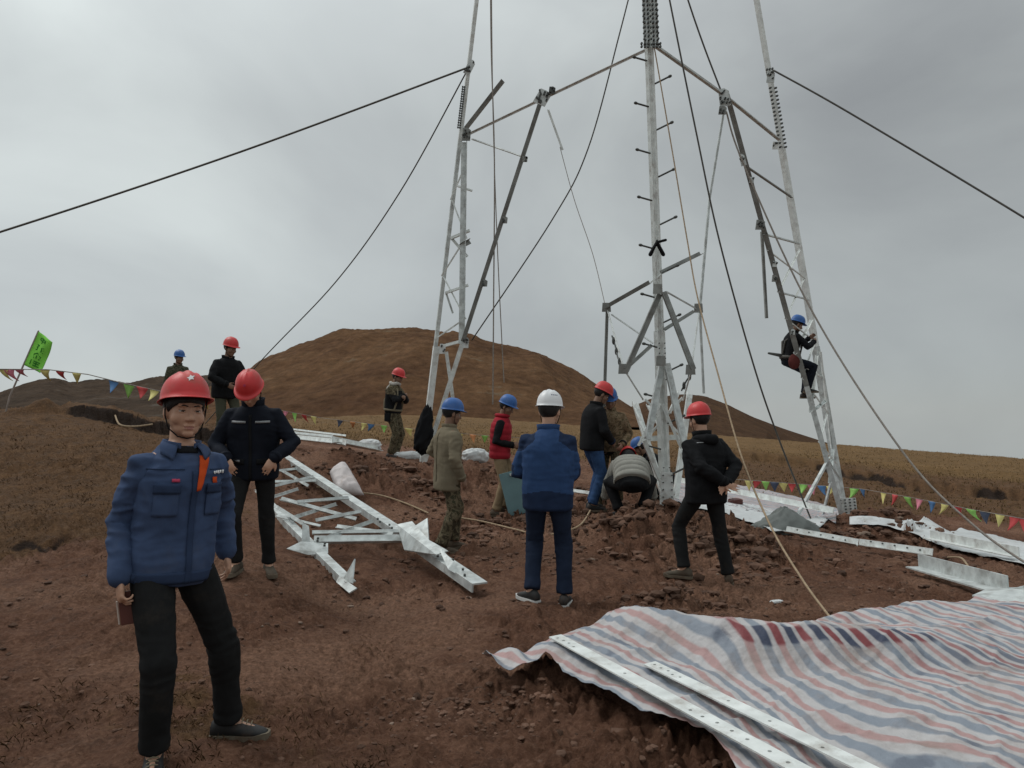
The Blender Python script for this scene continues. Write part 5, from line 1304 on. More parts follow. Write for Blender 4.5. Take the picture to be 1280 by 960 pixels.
def hat_marks(i, az0, t0, n, step, m='navy_print', hgt=.05):
    mb = MB()
    for k in range(n):
        az = az0 + k * step; c = i['on_hat'](az, t0); e = 0.04; du = (i['on_hat'](az, t0 + e) - c).normalized(); dv = (i['on_hat'](az + e, t0) - c).normalized(); nn = dv.cross(du).normalized()
        if nn.dot(c - i['HO']) < 0: nn = -nn
        Mx = frame3(dv, du, nn)
        for (ox, oy, w_, h_) in ((0, 0, .010, .003), (0, .006, .010, .0025), (-.004, .003, .0025, .010), (.003, .002, .0025, .008))[: 3 + k % 2]:
            mb.box(c + dv * ox + du * oy + nn * .0005, (w_, h_, .004), Mx)
    mb.build('lettering', M[m], i['hat'])

# 1 --- man in blue workwear, nearest the viewer
def x_front(i):
    s = i['s']
    cpatch(i, 'placket', -.040, -.014, -.10, .40, 'blue_trim', nu=4, nv=30, lift=.006, th=.004)
    # folded open front showing the orange lining
    patch('lining', i['jk'], i['bv'], [chest(i, -.030, .31), chest(i, -.050, .315), chest(i, -.098, .462), chest(i, -.050, .468)], -i['Yc'], 'orange', 4, 12, .010, .004)
    patch('inner_shirt', i['jk'], i['bv'], [chest(i, -.045, .48), chest(i, .05, .48), chest(i, .05, .525), chest(i, -.05, .525)], -i['Yc'], 'black_cloth', 6, 5, .006, .003)
    for a0, a1 in ((.045, .145), (-.165, -.085)):
        pk = cpatch(i, 'pocket', a0, a1, .20, .335, 'blue_cloth', nu=8, nv=10, lift=.006, th=.005)
        p2 = patch('pocket_flap', pk, i['bv'], [chest(i, a0 - .004, .30), chest(i, a1 + .004, .30), chest(i, a1 + .004, .345), chest(i, a0 - .004, .345)], -i['Yc'], 'blue_trim', 8, 4, .012, .005)
    cpatch(i, 'badge', .045, .078, .352, .366, 'pink', nu=3, nv=2, lift=.007); cpatch(i, 'badge', -.135, -.112, .345, .372, 'orange', nu=3, nv=2, lift=.009)
    for k in range(5): cpatch(i, 'lettering', -.118 - .013 * k, -.127 - .013 * k, .386 + .002 * (k % 2), .398 + .001 * k, 'white', nu=1, nv=1, lift=.006, th=.002)
    cpatch(i, 'waistband', -.19, .19, -.098, -.045, 'blue_trim', nu=24, nv=4, lift=.004, th=.003)
    cpatch(i, 'yoke_seam', .02, .17, .405, .409, 'blue_trim', nu=12, nv=1, lift=.003, th=.003); cpatch(i, 'yoke_seam', -.17, -.10, .405, .409, 'blue_trim', nu=8, nv=1, lift=.003, th=.003)
    # flat shirt collar wings
    for e in (-1, 1):
        b0 = i['spine'](.528 * s)
        pts = [b0 + i['Xc'] * e * .085 * s + i['Yc'] * -.005, b0 + i['Xc'] * e * .042 * s + i['Yc'] * .078 * s - i['Uc'] * .012, b0 + i['Xc'] * e * .070 * s + i['Yc'] * .116 * s - i['Uc'] * .078 * s, b0 + i['Xc'] * e * .118 * s + i['Yc'] * .070 * s - i['Uc'] * .045 * s]
        mb = MB(); vs = []
        for jv in range(7):
            for iu in range(7):
                a_, b_ = iu / 6, jv / 6; q = (pts[0] * (1 - a_) + pts[1] * a_) * (1 - b_) + (pts[3] * (1 - a_) + pts[2] * a_) * b_
                h = i['bv'].find_nearest(q); q2 = q
                if h[0] is not None: q2 = h[0] + h[1] * (.010 + .012 * math.sin(b_ * 3.1)) if b_ > .3 else q * (1 - b_ / .3) + (h[0] + h[1] * .016) * (b_ / .3)
                vs.append(q2)
        mb.add(vs, [(jv * 7 + iu, jv * 7 + iu + 1, jv * 7 + iu + 8, jv * 7 + iu + 7) for jv in range(6) for iu in range(6)])
        o = mb.build('collar_wing', M['blue_cloth'], i['jk'], True); solid(o, .006)
    hat_star(i, 0.10, .40, .019)
    mb = MB(); mb.tube([i['on_hat'](-.26, .2), i['on_hat'](0.1, .23), i['on_hat'](.42, .2)], .0012, 5); mb.build('seam', M['pink'], i['hat'])
fm = person('man in blue work jacket and red helmet standing nearest the camera with phone in hand', 222, 940, 3.60, 137, H=1.725, lean=-1, lean2=1, side=-5, dpel=(.105, 0, 0), hatt=12, hpitch=1, hyaw=4, htilt=-3,
            rf=('p', 192, 964, 3.42), lf=('p', 285, 922, 3.80), rtoe=22, ltoe=-48, rkn=(.1, 1, 0), lkn=(-.75, .8, 0),
            rh=('p', 150, 722, 3.36), lh=('p', 283, 690, 3.86), rhint=(.08, -1, 0), lhint=(-.4, -.9, 0),
            rhd=((0.02, .22, -1), (-1, .15, 0)), lhd=((-.05, .22, -1), (.9, -.5, 0)), grip=(1.15, 0.75),
            jm='blue_cloth', tm='grey_trouser', skin='skin', shoe='shoe', vox=.0065, bvox=.0046, hem=-.115, bulk=.96, collar=.04, legw=1.02, fold=.013, tfold=.006, seed=3, detail='blue_trim', extra=x_front, sleeve=1.0)
# phone held in his hand
pw = fm['root'].matrix_world if False else None
def wpos(i, v): return i['root'].location + i['Rt'] * v.x + i['Fw'] * v.y + Vector((0, 0, v.z))
ph = thing('phone', wpos(fm, fm['RW'] + Vector((-.035, .000, -.135))), 'reddish brown phone held low in the hand of the blue jacket man', 'phone', None, R_(14))
mb = MB(); mb.box((0, 0, 0), (.072, .010, .145), Matrix.Rotation(-.12, 3, 'Y')); o = mb.build('case', M['phone'], ph); bv_ = o.modifiers.new('b', 'BEVEL'); bv_.width = .004; bv_.segments = 2
mb = MB(); mb.box((-.040, -.001, -.02), (.005, .009, .10), Matrix.Rotation(-.12, 3, 'Y')); mb.build('edge', M['phone_lit_edge'], ph)  # pale strip painted as the lit side edge of the case

# 2 --- navy jacket man looking down
def x_navy(i):
    cpatch(i, 'reflective_stripe', -.155, -.04, .372, .390, 'reflect', nu=8, nv=2, lift=.007); cpatch(i, 'reflective_stripe', .035, .15, .372, .390, 'reflect', nu=8, nv=2, lift=.007)
    cpatch(i, 'zip_placket', -.012, .012, -.10, .44, 'black_cloth', nu=2, nv=20, lift=.006)
    for e in (-1, 1): cpatch(i, 'pocket', e * .05, e * .15, .03, .075, 'black_cloth', nu=6, nv=3, lift=.008, th=.006)
    cpatch(i, 'badge', .085, .12, .05, .066, 'reflect', nu=2, nv=2, lift=.014); hat_star(i, 0, .42, .016, 'pink')
person('man in navy jacket and red helmet looking down, hands at his pockets', 316, 716, 6.6, 172, H=1.76, lean=2, lean2=8, hpitch=45, hyaw=4, rf=(.13, .04), lf=(-.10, -.18), rtoe=10, ltoe=-20,
       rh=(.19, .17, .985), lh=(-.19, .16, .985), rhint=(.7, -.7, 0), lhint=(-.7, -.7, 0), rhd=((-.45, .3, -.8), (-.3, -1, 0)), lhd=((.45, .3, -.8), (.3, -1, 0)),
       jm='navy_cloth', tm='grey_trouser', bulk=1.13, vox=.010, hem=-.13, legw=.92, fold=.007, seed=4, skin='skin', shoe='shoe_brown', extra=x_navy, collar=.07)
# 3 --- black jacket on the bank
person('man in black jacket and red helmet standing up on the left bank', 281, 562, 12.3, 128, H=1.73, lean=4, lean2=8, hpitch=18, hyaw=-8, rh=(.15, .28, 1.02), lh=(-.13, .30, .98), rhint=(.8, -.5, 0), lhint=(-.8, -.5, 0), jm='black_cloth', tm='olive', bulk=1.18, hem=-.14, vox=.014, bvox=.009, seed=6, fold=.007)
# 4 --- olive camouflage, blue helmet, furthest left
person('worker in olive camouflage and blue helmet behind the bank at left', 221, 536, 17, 150, H=1.70, hpitch=12, hyaw=-30, lean2=6, jm='camo_olive', tm='camo_olive', hat='blue_hat', vox=.016, bvox=.010, bulk=1.12, seed=7)
# 5 --- harness man with crossed arms
def x_harn(i):
    s = i['s']; mb = MB(); sp, X_, Y_, U_ = i['spine'], i['Xc'], i['Yc'], i['Uc']
    for e in (-1, 1): mb.tube([sp(.02) + X_ * e * .16 + Y_ * .10, sp(.25) + X_ * e * .13 + Y_ * .155, sp(.43) + X_ * e * .10 + Y_ * .11, sp(.47) + X_ * e * .10, sp(.40) + X_ * e * .09 - Y_ * .14, sp(.2) - Y_ * .16 - X_ * e * .06, sp(.02) - Y_ * .13 - X_ * e * .12], .018, 6)
    mb.tube([sp(.02) + X_ * .20 * math.sin(a) + Y_ * .155 * math.cos(a) for a in np.linspace(0, 6.28, 17)], .022, 6)
    for K_, Hh in ((i['KR'], 1), (i['KL'], -1)):
        c = sp(-.18) + X_ * Hh * .10; mb.tube([c + X_ * .10 * math.sin(a) + Y_ * .11 * math.cos(a) + Vector((0, 0, .05 * math.sin(a) * Hh)) for a in np.linspace(0, 6.28, 13)], .016, 6)
    mb.build('safety_harness', M['khaki'], i['root'], True)
    mb = MB(); mb.tube([sp(.53) + X_ * .085 * math.sin(a) + Y_ * .085 * math.cos(a) + Vector((0, 0, .012 * math.sin(3 * a))) for a in np.linspace(0, 6.28, 19)], .034, 8); mb.tube([sp(.52) - Y_ * .07, sp(.44) - Y_ * .13, sp(.34) - Y_ * .155], [.03, .04, .03], 8)
    mb.build('scarf', M['scarf'], i['root'], True)
    mb = MB(); mb.box(sp(-.12) + X_ * .22, (.07, .10, .16)); mb.build('tool_pouch', M['black_cloth'], i['root'])
person('harnessed worker in camouflage with crossed arms and pale scarf on the soil heap', 491, 571, 14.9, 108, H=1.72, hpitch=22, hyaw=4, lean2=6, rh=(.02, .24, 1.20), lh=(.02, .27, 1.16), rhint=(.9, -.1, -.6), lhint=(-.9, -.1, -.6), rhd=((-1, .2, .2), (0, -1, 0)), lhd=((1, .2, .1), (0, -1, 0)),
       jmats=['camo_brown', 'black_cloth'], jpaint=lambda al, ac, f: ((al < .40) & (np.abs(ac) < .165) | (al < .32)).astype(int), tm='camo_brown', vox=.014, bvox=.009, seed=8, hem=-.05, bulk=1.08, legw=1.08, extra=x_harn)
# 6 --- khaki smock, blue helmet
def x_khaki(i):
    cpatch(i, 'back_seam', -.004, .004, -.12, .44, 'camo_brown', True, nu=1, nv=12, lift=.003)
person('worker in long khaki smock, camouflage trousers and blue helmet seen from the side', 551, 688, 8.9, 58, H=1.73, hpitch=12, hyaw=10, lean=1, lean2=3, rf=(.10, -.05), lf=(-.08, .20), rh=(.22, .16, .84), lh=(-.20, .24, 1.04), rhint=(.5, -.8, 0), lhint=(-.6, -.5, -.2),
       jm='khaki', tm='camo_brown', hat='blue_hat', hem=-.22, bulk=1.06, vox=.010, seed=9, fold=.009, legw=1.12, tfold=.008, shoe='shoe_brown', extra=x_khaki)
# 7 --- red vest
def x_vest(i):
    mb = MB(); sp, s = i['spine'], i['s']
    mb.rings([oval(sp(t * s), *i['fr'](t * s)[:2], rx * s * 1.11, ry * s * 1.14, 24) for t, rx, ry in ((-.10, .175, .128), (-.05, .185, .134), (.10, .182, .13), (.22, .187, .134), (.33, .185, .138), (.41, .165, .124), (.465, .125, .10), (.50, .09, .085))])
    me = remesh(mb, .013, 3, 'vest'); folds(me, .004, [], 3, (sp(0), i['Uc'], .085, .009)); v = link('vest', me, M['red_vest'], i['root'])
    mb = MB(); mb.tube([sp(.525) + i['Xc'] * .088 * math.sin(a) + i['Yc'] * .088 * math.cos(a) for a in np.linspace(0.4, 5.9, 17)], .028, 8); mb.build('vest_collar', M['red_vest'], v, True)
person('worker in red vest over black sleeves, beige trousers and blue helmet', 619, 641, 11.2, 96, H=1.72, hpitch=26, hyaw=14, lean=2, lean2=5, rf=(.10, .02), lf=(-.10, .12), rh=(.12, .26, .98), lh=(-.12, .26, .96), rhint=(.5, -.9, -.2), lhint=(-.5, -.9, -.2), jm='black_cloth', tm='beige', hat='blue_hat', vox=.012, bvox=.009, seed=10, hem=-.06, shoe='shoe_brown', legw=1.05, extra=x_vest)
# 8 --- white helmet, back view
def x_white(i): hat_marks(i, 2.05, .42, 4, .17); 
person('man in two-tone blue jacket and white helmet seen from behind', 686, 752, 6.52, 8, H=1.76, hpitch=10, hyaw=14, lean=0, lean2=5, rf=(.13, .02), lf=(-.14, -.03), rtoe=5, ltoe=-42, rh=(.12, .30, 1.06), lh=(-.14, .30, 1.08), rhint=(.3, -.8, -.5), lhint=(-.55, -.7, -.4), rhd=((-.5, .8, .1), (0, -.3, -1)), lhd=((.5, .8, .1), (0, -.3, -1)),
       jmats=['royal_cloth', 'navy_panel'], jpaint=lambda al, ac, f: (((al < -.015 + .02 * np.cos(ac * 9)) & (np.abs(ac) < .23)) | ((al > .335 + .10 * (1 - (np.abs(ac) / .2) ** 2).clip(0, 1) * (np.abs(ac) < .2)) & (np.abs(ac) > .10)) | ((np.abs(ac) > .20) & (f > .02) & (al < .22))).astype(int),
       tm='navy_trouser', hat='white_hat', sole='white_sole', bulk=1.14, vox=.0095, hem=-.15, seed=12, fold=.009, legw=1.04, skin='skin', extra=x_white, collar=.06)
# 9 --- dark jacket and jeans
person('man in black jacket over blue, jeans and red helmet, bending his head beside the tower', 735, 643, 10.6, 72, H=1.76, hpitch=32, hyaw=10, lean=3, lean2=10, rh=(.14, .30, .98), lh=(-.16, .24, .92), rhint=(.7, -.6, 0), rf=(.10, .02), lf=(-.10, .1), jmats=['black_cloth', 'navy_trouser'], jpaint=lambda al, ac, f: ((f > .06) & (al > -.1) & (np.abs(ac) < .14)).astype(int), tm='denim', vox=.012, bvox=.009, seed=13, bulk=1.12, hem=-.12, legw=1.1)
# 10 --- tan camouflage, blue helmet
person('worker in tan camouflage jacket and blue helmet standing behind the crouching man', 763, 640, 10.9, 196, H=1.70, hpitch=26, hyaw=-12, lean2=6, rh=(.20, .16, .92), lh=(-.20, .18, .92), jmats=['camo_tan', 'black_cloth'], jpaint=lambda al, ac, f: (al < -.07).astype(int), tm='camo_brown', hat='blue_hat', vox=.012, bvox=.009, seed=14, bulk=1.08, hem=-.12, legw=1.05)
# 11 --- crouching in grey quilted jacket
person('crouching worker in grey quilted jacket and red helmet, back turned, hands in the soil', 789, 644, 10.0, 4, H=1.72, pel=(0, -.16, .37), lean=46, lean2=76, hpitch=62, hyaw=0, rf=(.15, .0), lf=(-.15, .05), rtoe=20, ltoe=-20, rkn=(.55, 1, .5), lkn=(-.55, 1, .5), rh=(.34, .46, .10), lh=(-.32, .46, .10), rhint=(.8, -.2, .2), lhint=(-.8, -.2, .2),
       jm='grey_puffer', tm='black_cloth', vox=.012, bvox=.009, seed=15, bulk=1.26, hem=.0, quilt=True, legw=1.15, fold=.006, collar=.07)
# 12 --- crouching beyond the leg
person('crouching worker with blue helmet half hidden behind the middle tower leg', 824, 622, 12.4, -70, H=1.70, pel=(0, -.12, .36), lean=32, lean2=44, hpitch=35, rf=(.15, .05), lf=(-.15, .1), rkn=(.4, 1, .5), lkn=(-.4, 1, .5), rh=(.2, .5, .3), lh=(-.2, .5, .3), jm='black_cloth', tm='black_cloth', hat='blue_hat', vox=.015, bvox=.010, seed=16, bulk=1.1)
# 13 --- black jacket, hands behind the back
def x_black(i):
    s = i['s']; sp, X_, Y_, U_ = i['spine'], i['Xc'], i['Yc'], i['Uc']
    mb = MB(); mb.tube([sp(.49) - X_ * .10 - Y_ * .05, sp(.475) - Y_ * .13 - X_ * .05, sp(.465) - Y_ * .15 + X_ * .03, sp(.49) + X_ * .10 - Y_ * .05], [.04, .055, .055, .04], 10); me = remesh(mb, .011, 4, 'hood'); folds(me, .005, [], 3); link('hood', me, M['black_cloth'], i['jk'])
    cpatch(i, 'piping', -.14, -.02, .425, .433, 'reflect', True, nu=8, nv=1, lift=.005, th=.003)
person('man in black hooded jacket and red helmet walking, hands held behind his back', 884, 727, 7.7, -20, H=1.76, hpitch=12, hyaw=-10, lean=2, lean2=8, rf=('p', 911, 731, 7.75), lf=('p', 855, 722, 7.75), rtoe=28, ltoe=-42, lkn=(-.3, 1, 0), rh=(.10, -.19, 1.00), lh=(.06, -.21, 1.02), rhint=(1, -.25, -.1), lhint=(-1, -.35, -.1), rhd=((-.75, -.15, -.5), (0, -1, .2)), lhd=((.75, -.2, -.4), (0, -1, .2)),
       jm='black_cloth', tm='grey_trouser', bulk=1.14, vox=.010, bvox=.0065, hem=-.16, seed=17, fold=.008, skin='skin', shoe='shoe_brown', legw=1.0, extra=x_black, collar=.06)
# 14 --- climber
cl = P(1005, 491, 13.9)
def x_climb(i):
    sp, X_, Y_ = i['spine'], i['Xc'], i['Yc']; mb = MB()
    mb.tube([sp(.02) + X_ * .19 * math.sin(a) + Y_ * .15 * math.cos(a) for a in np.linspace(0, 6.28, 17)], .028, 6)
    for e in (-1, 1): mb.tube([sp(.02) + X_ * e * .12 + Y_ * .12, sp(.3) + X_ * e * .12 + Y_ * .15, sp(.47) + X_ * e * .10, sp(.3) - Y_ * .15 + X_ * e * .06, sp(.02) - Y_ * .14], .018, 6)
    mb.build('safety_harness', M['wire'], i['root'], True)
    mb = MB(); mb.ell(sp(-.06) - Y_ * .02 + X_ * .24, (.07, .11, .14)); me = remesh(mb, .015, 2, 'tool_bag'); folds(me, .01, [], 4); link('tool_bag', me, mat('maroon_bag', (.10, .028, .025), .9), i['root'])
    mb = MB(); mb.tube([sp(.04) - Y_ * .14, sp(.03) - Y_ * .40], [.035, .02], 8); mb.build('tool', M['bolt'], i['root'], True)
person('climber in dark clothes and blue helmet sitting on the right tower leg', 1005, 491, 13.9, 84, H=1.70, z=cl.z, ground=False, pel=(0, -.27, .60), lean=6, lean2=12, hpitch=24, hyaw=4, rf=(.10, .02), lf=(-.10, .06), lfz=-.10, rtoe=0, ltoe=0, rkn=(.1, 1, .6), lkn=(-.1, 1, .6), rh=(.12, .14, .92), lh=(-.10, .16, 1.0), rhint=(.6, -.5, -.6), lhint=(-.6, -.5, -.6), jm='black_cloth', tm='navy_cloth', hat='blue_hat', vox=.013, bvox=.010, seed=18, hem=-.04, extra=x_climb)
# ------------------------------------------------------------------ bunting, flag, sacks, sheets and loose steel
def bunting(label, pts, pens, size, lift=0.0, flutter=0.55):
    """pts: string through (px,py,d); pens: (px, colour) along it"""
    q = [P(*p) for p in pts]; o0 = q[0].copy(); b = thing('bunting', o0, label, 'bunting')
    xs = [p[0] for p in pts]
    def at(px):
        for k in range(len(xs) - 1):
            if px <= xs[k + 1] or k == len(xs) - 2:
                # proportion along the segment that shows at column px
                lo, hi = 0.0, 1.0
                for _ in range(30):
                    m_ = (lo + hi) / 2; w = lerp(q[k], q[k + 1], m_); sx = 640 + FPX * w.x / (w.y * _cp + (w.z - EYE) * _sp)
                    if sx < px: lo = m_
                    else: hi = m_
                return lerp(q[k], q[k + 1], lo), (q[k + 1] - q[k]).normalized()
    mb = MB(); mb.tube([p - o0 for p in q], 0.006, 5); mb.build('string', M['rope_grey'], b)
    for px, col in pens:
        c, t = at(px); c = c - o0; w, h = size * random.uniform(.85, 1.1), size * random.uniform(.95, 1.25)
        n = t.cross(Vector((0, 0, 1))).normalized(); f = random.uniform(-flutter, flutter); f2 = random.uniform(-.5, .5)
        vs = []; fs = []; R5 = 5
        for r in range(R5 + 1):
            v = r / R5; hw = w / 2 * (1 - v) + .002
            off = n * (f * h * v * v + .02 * h * math.sin(v * 5 + px)) + t * (f2 * h * v * v)
            for k, e in enumerate((-1, 0, 1)):
                vs.append(c + t * e * hw + off + n * (.06 * w * (k == 1) * math.sin(v * 3 + px)) - Vector((0, 0, h * v * math.cos(f))))
        for r in range(R5):
            for k in range(2): fs.append((r * 3 + k, r * 3 + k + 1, r * 3 + k + 4, r * 3 + k + 3))
        o = MB(); o.add(vs, fs); pn = o.build('pennant', M['pen_' + col], b, True); solid(pn, .003)
    return b
bunting('string of coloured pennants along the turf behind the right tower leg', [(905, 598, 17.5), (1000, 605, 16.8), (1076, 611, 16.0), (1140, 622, 14.5), (1210, 636, 13.2), (1300, 652, 12.0)],
        [(936, 'yellow'), (946, 'red'), (957, 'green'), (968, 'navy'), (979, 'yellow'), (990, 'red'), (1004, 'green'), (1015, 'pink'), (1027, 'blue'), (1039, 'yellow'), (1068, 'green'), (1078, 'blue'), (1104, 'yellow'), (1119, 'red'), (1134, 'green'), (1149, 'pink'), (1165, 'blue'), (1181, 'yellow'), (1197, 'red'), (1214, 'green'), (1231, 'navy'), (1250, 'yellow'), (1268, 'red'), (1279, 'red')], .195)
bunting('string of coloured pennants stretched across the ochre plain at mid left', [(352, 513, 21), (400, 522, 20.5), (455, 529, 20), (515, 536, 20), (600, 544, 20), (660, 548, 20)],
        [(357, 'pink'), (368, 'green'), (380, 'red'), (392, 'yellow'), (425, 'navy'), (441, 'orange'), (455, 'yellow'), (464, 'blue'), (480, 'green'), (496, 'red'), (511, 'yellow'), (528, 'blue'), (545, 'green'), (560, 'red'), (575, 'yellow'), (591, 'orange'), (606, 'green')], .20)
bunting('string of larger fluttering pennants above the left bank', [(-40, 461, 9.8), (60, 462, 9.6), (110, 468, 9.5), (150, 478, 9.4), (205, 490, 9.3), (268, 500, 9.3)],
        [(4, 'yellow'), (11, 'pink'), (24, 'pink'), (56, 'yellow'), (75, 'red'), (96, 'yellow'), (142, 'blue'), (161, 'green'), (178, 'red'), (193, 'yellow'), (255, 'yellow')], .15, flutter=1.0)

# green flag on a leaning pole
f0 = P(6, 508, 13.9); f0.z = gz(f0.x, f0.y) - .1
flag = thing('flag', f0, 'bright green lettered flag on a leaning pole on the left skyline', 'flag')
ptop = P(48, 414, 13.9) - f0; pmid = P(29.5, 456, 13.9) - f0
mb = MB(); mb.tube([Vector((0, 0, 0)), P(12, 496, 13.9) - f0, pmid, ptop], .016, 8); mb.build('pole', M['pole_wood'], flag, True)
qa, qb, qc, qd = ptop, P(66, 428, 13.7) - f0, P(51, 466, 13.7) - f0, pmid
vs = []; nu, nv = 12, 16
for j in range(nv + 1):
    for i in range(nu + 1):
        u, v = i / nu, j / nv; p = (qa * (1 - u) + qb * u) * (1 - v) + (qd * (1 - u) + qc * u) * v
        vs.append(p + Vector((0, .035 * math.sin(u * 6 + v * 4) * u, .012 * math.sin(v * 9 + u * 3) * u)))
mb = MB(); mb.add(vs, [(j * (nu + 1) + i, j * (nu + 1) + i + 1, (j + 1) * (nu + 1) + i + 1, (j + 1) * (nu + 1) + i) for j in range(nv) for i in range(nu)])
fc = mb.build('cloth', M['flag_green'], flag, True); solid(fc, .003)
fb = bvh_of(fc.data)
def flagpt(u, v): 
    p = (qa * (1 - u) + qb * u) * (1 - v) + (qd * (1 - u) + qc * u) * v; h = fb.find_nearest(p); return h[0] + Vector((0, -.006, 0))
mb = MB()
strokes = [[(.2, .2, .8, .2), (.5, .05, .5, .9), (.2, .5, .8, .5), (.2, .2, .2, .5), (.8, .2, .8, .5)], [(.15, .15, .85, .15), (.3, .15, .3, .9), (.7, .15, .7, .9), (.15, .5, .85, .5), (.15, .9, .85, .9)],
           [(.5, .05, .2, .5), (.5, .05, .8, .5), (.2, .6, .8, .6), (.5, .4, .5, .9), (.25, .9, .75, .9)], [(.2, .1, .2, .9), (.4, .2, .85, .2), (.6, .2, .6, .85), (.4, .85, .85, .85), (.4, .5, .8, .5)]]
for k, ch in enumerate(strokes):
    for (x0, y0, x1, y1) in ch:
        def m2(x, y): return flagpt(.18 + .64 * x, .06 + .225 * k + .19 * y)
        a, b_ = m2(x0, y0), m2(x1, y1); t = (b_ - a).normalized(); w = t.cross(Vector((0, 1, 0))).normalized() * .011
        mb.add([a - w, b_ - w, b_ + w, a + w, a - w + Vector((0, .003, 0)), b_ - w + Vector((0, .003, 0)), b_ + w + Vector((0, .003, 0)), a + w + Vector((0, .003, 0))], [(0, 1, 2, 3), (7, 6, 5, 4), (0, 4, 5, 1), (2, 6, 7, 3), (1, 5, 6, 2), (3, 7, 4, 0)])
mb.build('lettering', M['flag_ink'], fc)

def lump(name, label, cat, c, size, m, seed, rz=0, vox=None, amp=.12, boxy=.6, tilt=0.0, prof=None):
    """soft sack or crumpled heap"""
    mb = MB(); n, nv = 40, 26; vs = []
    for j in range(nv + 1):
        el = math.pi * (j / nv - .5)
        for i in range(n):
            az = 2 * math.pi * i / n; sx = lambda a: math.copysign(abs(a) ** boxy, a)
            vs.append((sx(math.cos(el)) * sx(math.cos(az)), sx(math.cos(el)) * sx(math.sin(az)), sx(math.sin(el))))
    mb.add(vs, [(j * n + i, j * n + (i + 1) % n, (j + 1) * n + (i + 1) % n, (j + 1) * n + i) for j in range(nv) for i in range(n)])
    me = mb.mesh(name); a = co_of(me)
    r = 1 - 2 * np.abs(perlin3(a * 1.7 + seed * 3.1)); r2 = 1 - 2 * np.abs(perlin3(a * 3.7 + seed)); a = a * (1 + amp * (r[:, None] * .8 + r2[:, None] * .5 - .6))
    if prof: a[:, :2] *= (1 - prof * (a[:, 2:3] * .5 + .5))
    a = a * np.array(size) / 2; set_co(me, a); bm = bmesh.new(); bm.from_mesh(me); bmesh.ops.remove_doubles(bm, verts=bm.verts, dist=.0005); bm.to_mesh(me); bm.free(); fixn(me)
    o = link(name, me, M[m], None, True); o.location = c; o.rotation_euler = (0, tilt, rz); return tag(o, label, cat)
def pillow(name, label, cat, corners, th, m, seed, up=(0, -.5, .85)):
    """flat filled sack: quad outline, puffed in the middle, crumpled"""
    c = [Vector(q) for q in corners]; o0 = sum(c, Vector()) / 4; up = Vector(up).normalized(); n = 26; top = []; bot = []
    for j in range(n + 1):
        for i in range(n + 1):
            a, b_ = i / n, j / n; q = (c[0] * (1 - a) + c[1] * a) * (1 - b_) + (c[3] * (1 - a) + c[2] * a) * b_ - o0
            w = (1 - abs(2 * a - 1) ** 3.5) * (1 - abs(2 * b_ - 1) ** 3.5); pv = np.array([[q.x * 5 + seed, q.y * 5, q.z * 7]])
            k = 1 - 2.2 * abs(float(perlin3(pv)[0])) + .6 * (1 - 2 * abs(float(perlin3(pv * 2.3)[0])))
            q = q * (1 - .05 * (1 - w)); top.append(q + up * th * (.5 * w ** .6 + .16 * k * w ** .4)); bot.append(q - up * th * (.45 * w ** .6))
    N1 = (n + 1) ** 2; mb = MB(); fs = []
    for j in range(n):
        for i in range(n):
            k = j * (n + 1) + i; fs += [(k, k + 1, k + n + 2, k + n + 1), (N1 + k, N1 + k + n + 1, N1 + k + n + 2, N1 + k + 1)]
    mb.add(top + bot, fs); me = mb.mesh(name); bm = bmesh.new(); bm.from_mesh(me); bmesh.ops.remove_doubles(bm, verts=bm.verts, dist=.002); bmesh.ops.recalc_face_normals(bm, faces=bm.faces); bm.to_mesh(me); bm.free()
    o = link(name, me, M[m], None, True); o.location = o0; return tag(o, label, cat)
pillow('sack', 'pale pinkish woven sack lying on the soil beside the tower section', 'sack', [P(411, 590, 11.5), P(431, 577, 11.7), P(457, 620, 10.9), P(421, 618, 10.8)], .22, 'sack', 2)
g = G(594, 577, 8, 40)
lump('sack', 'crumpled white plastic sack on the soil behind the red vest worker', 'sack', g + Vector((0, 0, .10)), (.50, .35, .30), 'pale_sheet', 5, .3, amp=.3, boxy=.8)
g = G(462, 562, 8, 40)
lump('sack', 'crumpled white plastic bag by the bar pile left of the harnessed worker', 'sack', g + Vector((0, 0, .08)), (.50, .3, .26), 'pale_sheet', 8, -.3, amp=.3, boxy=.8)
g = G(512, 574, 8, 40)
lump('sack', 'low pale plastic bag at the feet of the harnessed worker', 'sack', g + Vector((0, 0, .05)), (.55, .3, .18), 'pale_sheet', 9, .1, amp=.3, boxy=.8)
g = G(919, 633, 6, 40)
lump('bag', 'small dark maroon bag lying on the pale sheet behind the black jacket man', 'bag', g + Vector((0, 0, .08)), (.26, .2, .13), 'phone', 11, .4, amp=.2)
bm_ = M['black_cloth']
o = lump('bag', 'black bag hanging on the left tower leg behind the khaki smock worker', 'bag', P(531, 537, 13.6), (.34, .26, .74), 'black_cloth', 12, .2, amp=.42, prof=.45, boxy=.85, tilt=R_(8))
lump('clod', 'dark clod of turf sticking up on the left bank skyline', 'clod', P(55, 505, 13.6), (.26, .24, .30), 'soil_dark' if 'soil_dark' in M else 'hair', 14, .4, amp=.5, boxy=.9) if False else None
lump('scrap', 'small white scrap on the trodden soil between black jacket man and tarp', 'scrap', G(971, 754, 3, 20) + Vector((0, 0, .012)), (.11, .06, .022), 'pale_sheet', 15, .4, amp=.3)
# grey cloth heaped to a peak where the foot brace ends
g = G(985, 668, 6, 40)
o = lump('cloth_heap', 'grey cloth heaped to a peak under the pale foot brace', 'cloth', g + Vector((-.02, .1, .12)), (1.3, .8, .46), 'grey_sheet', 17, .3, amp=.45, prof=.75, boxy=.9)
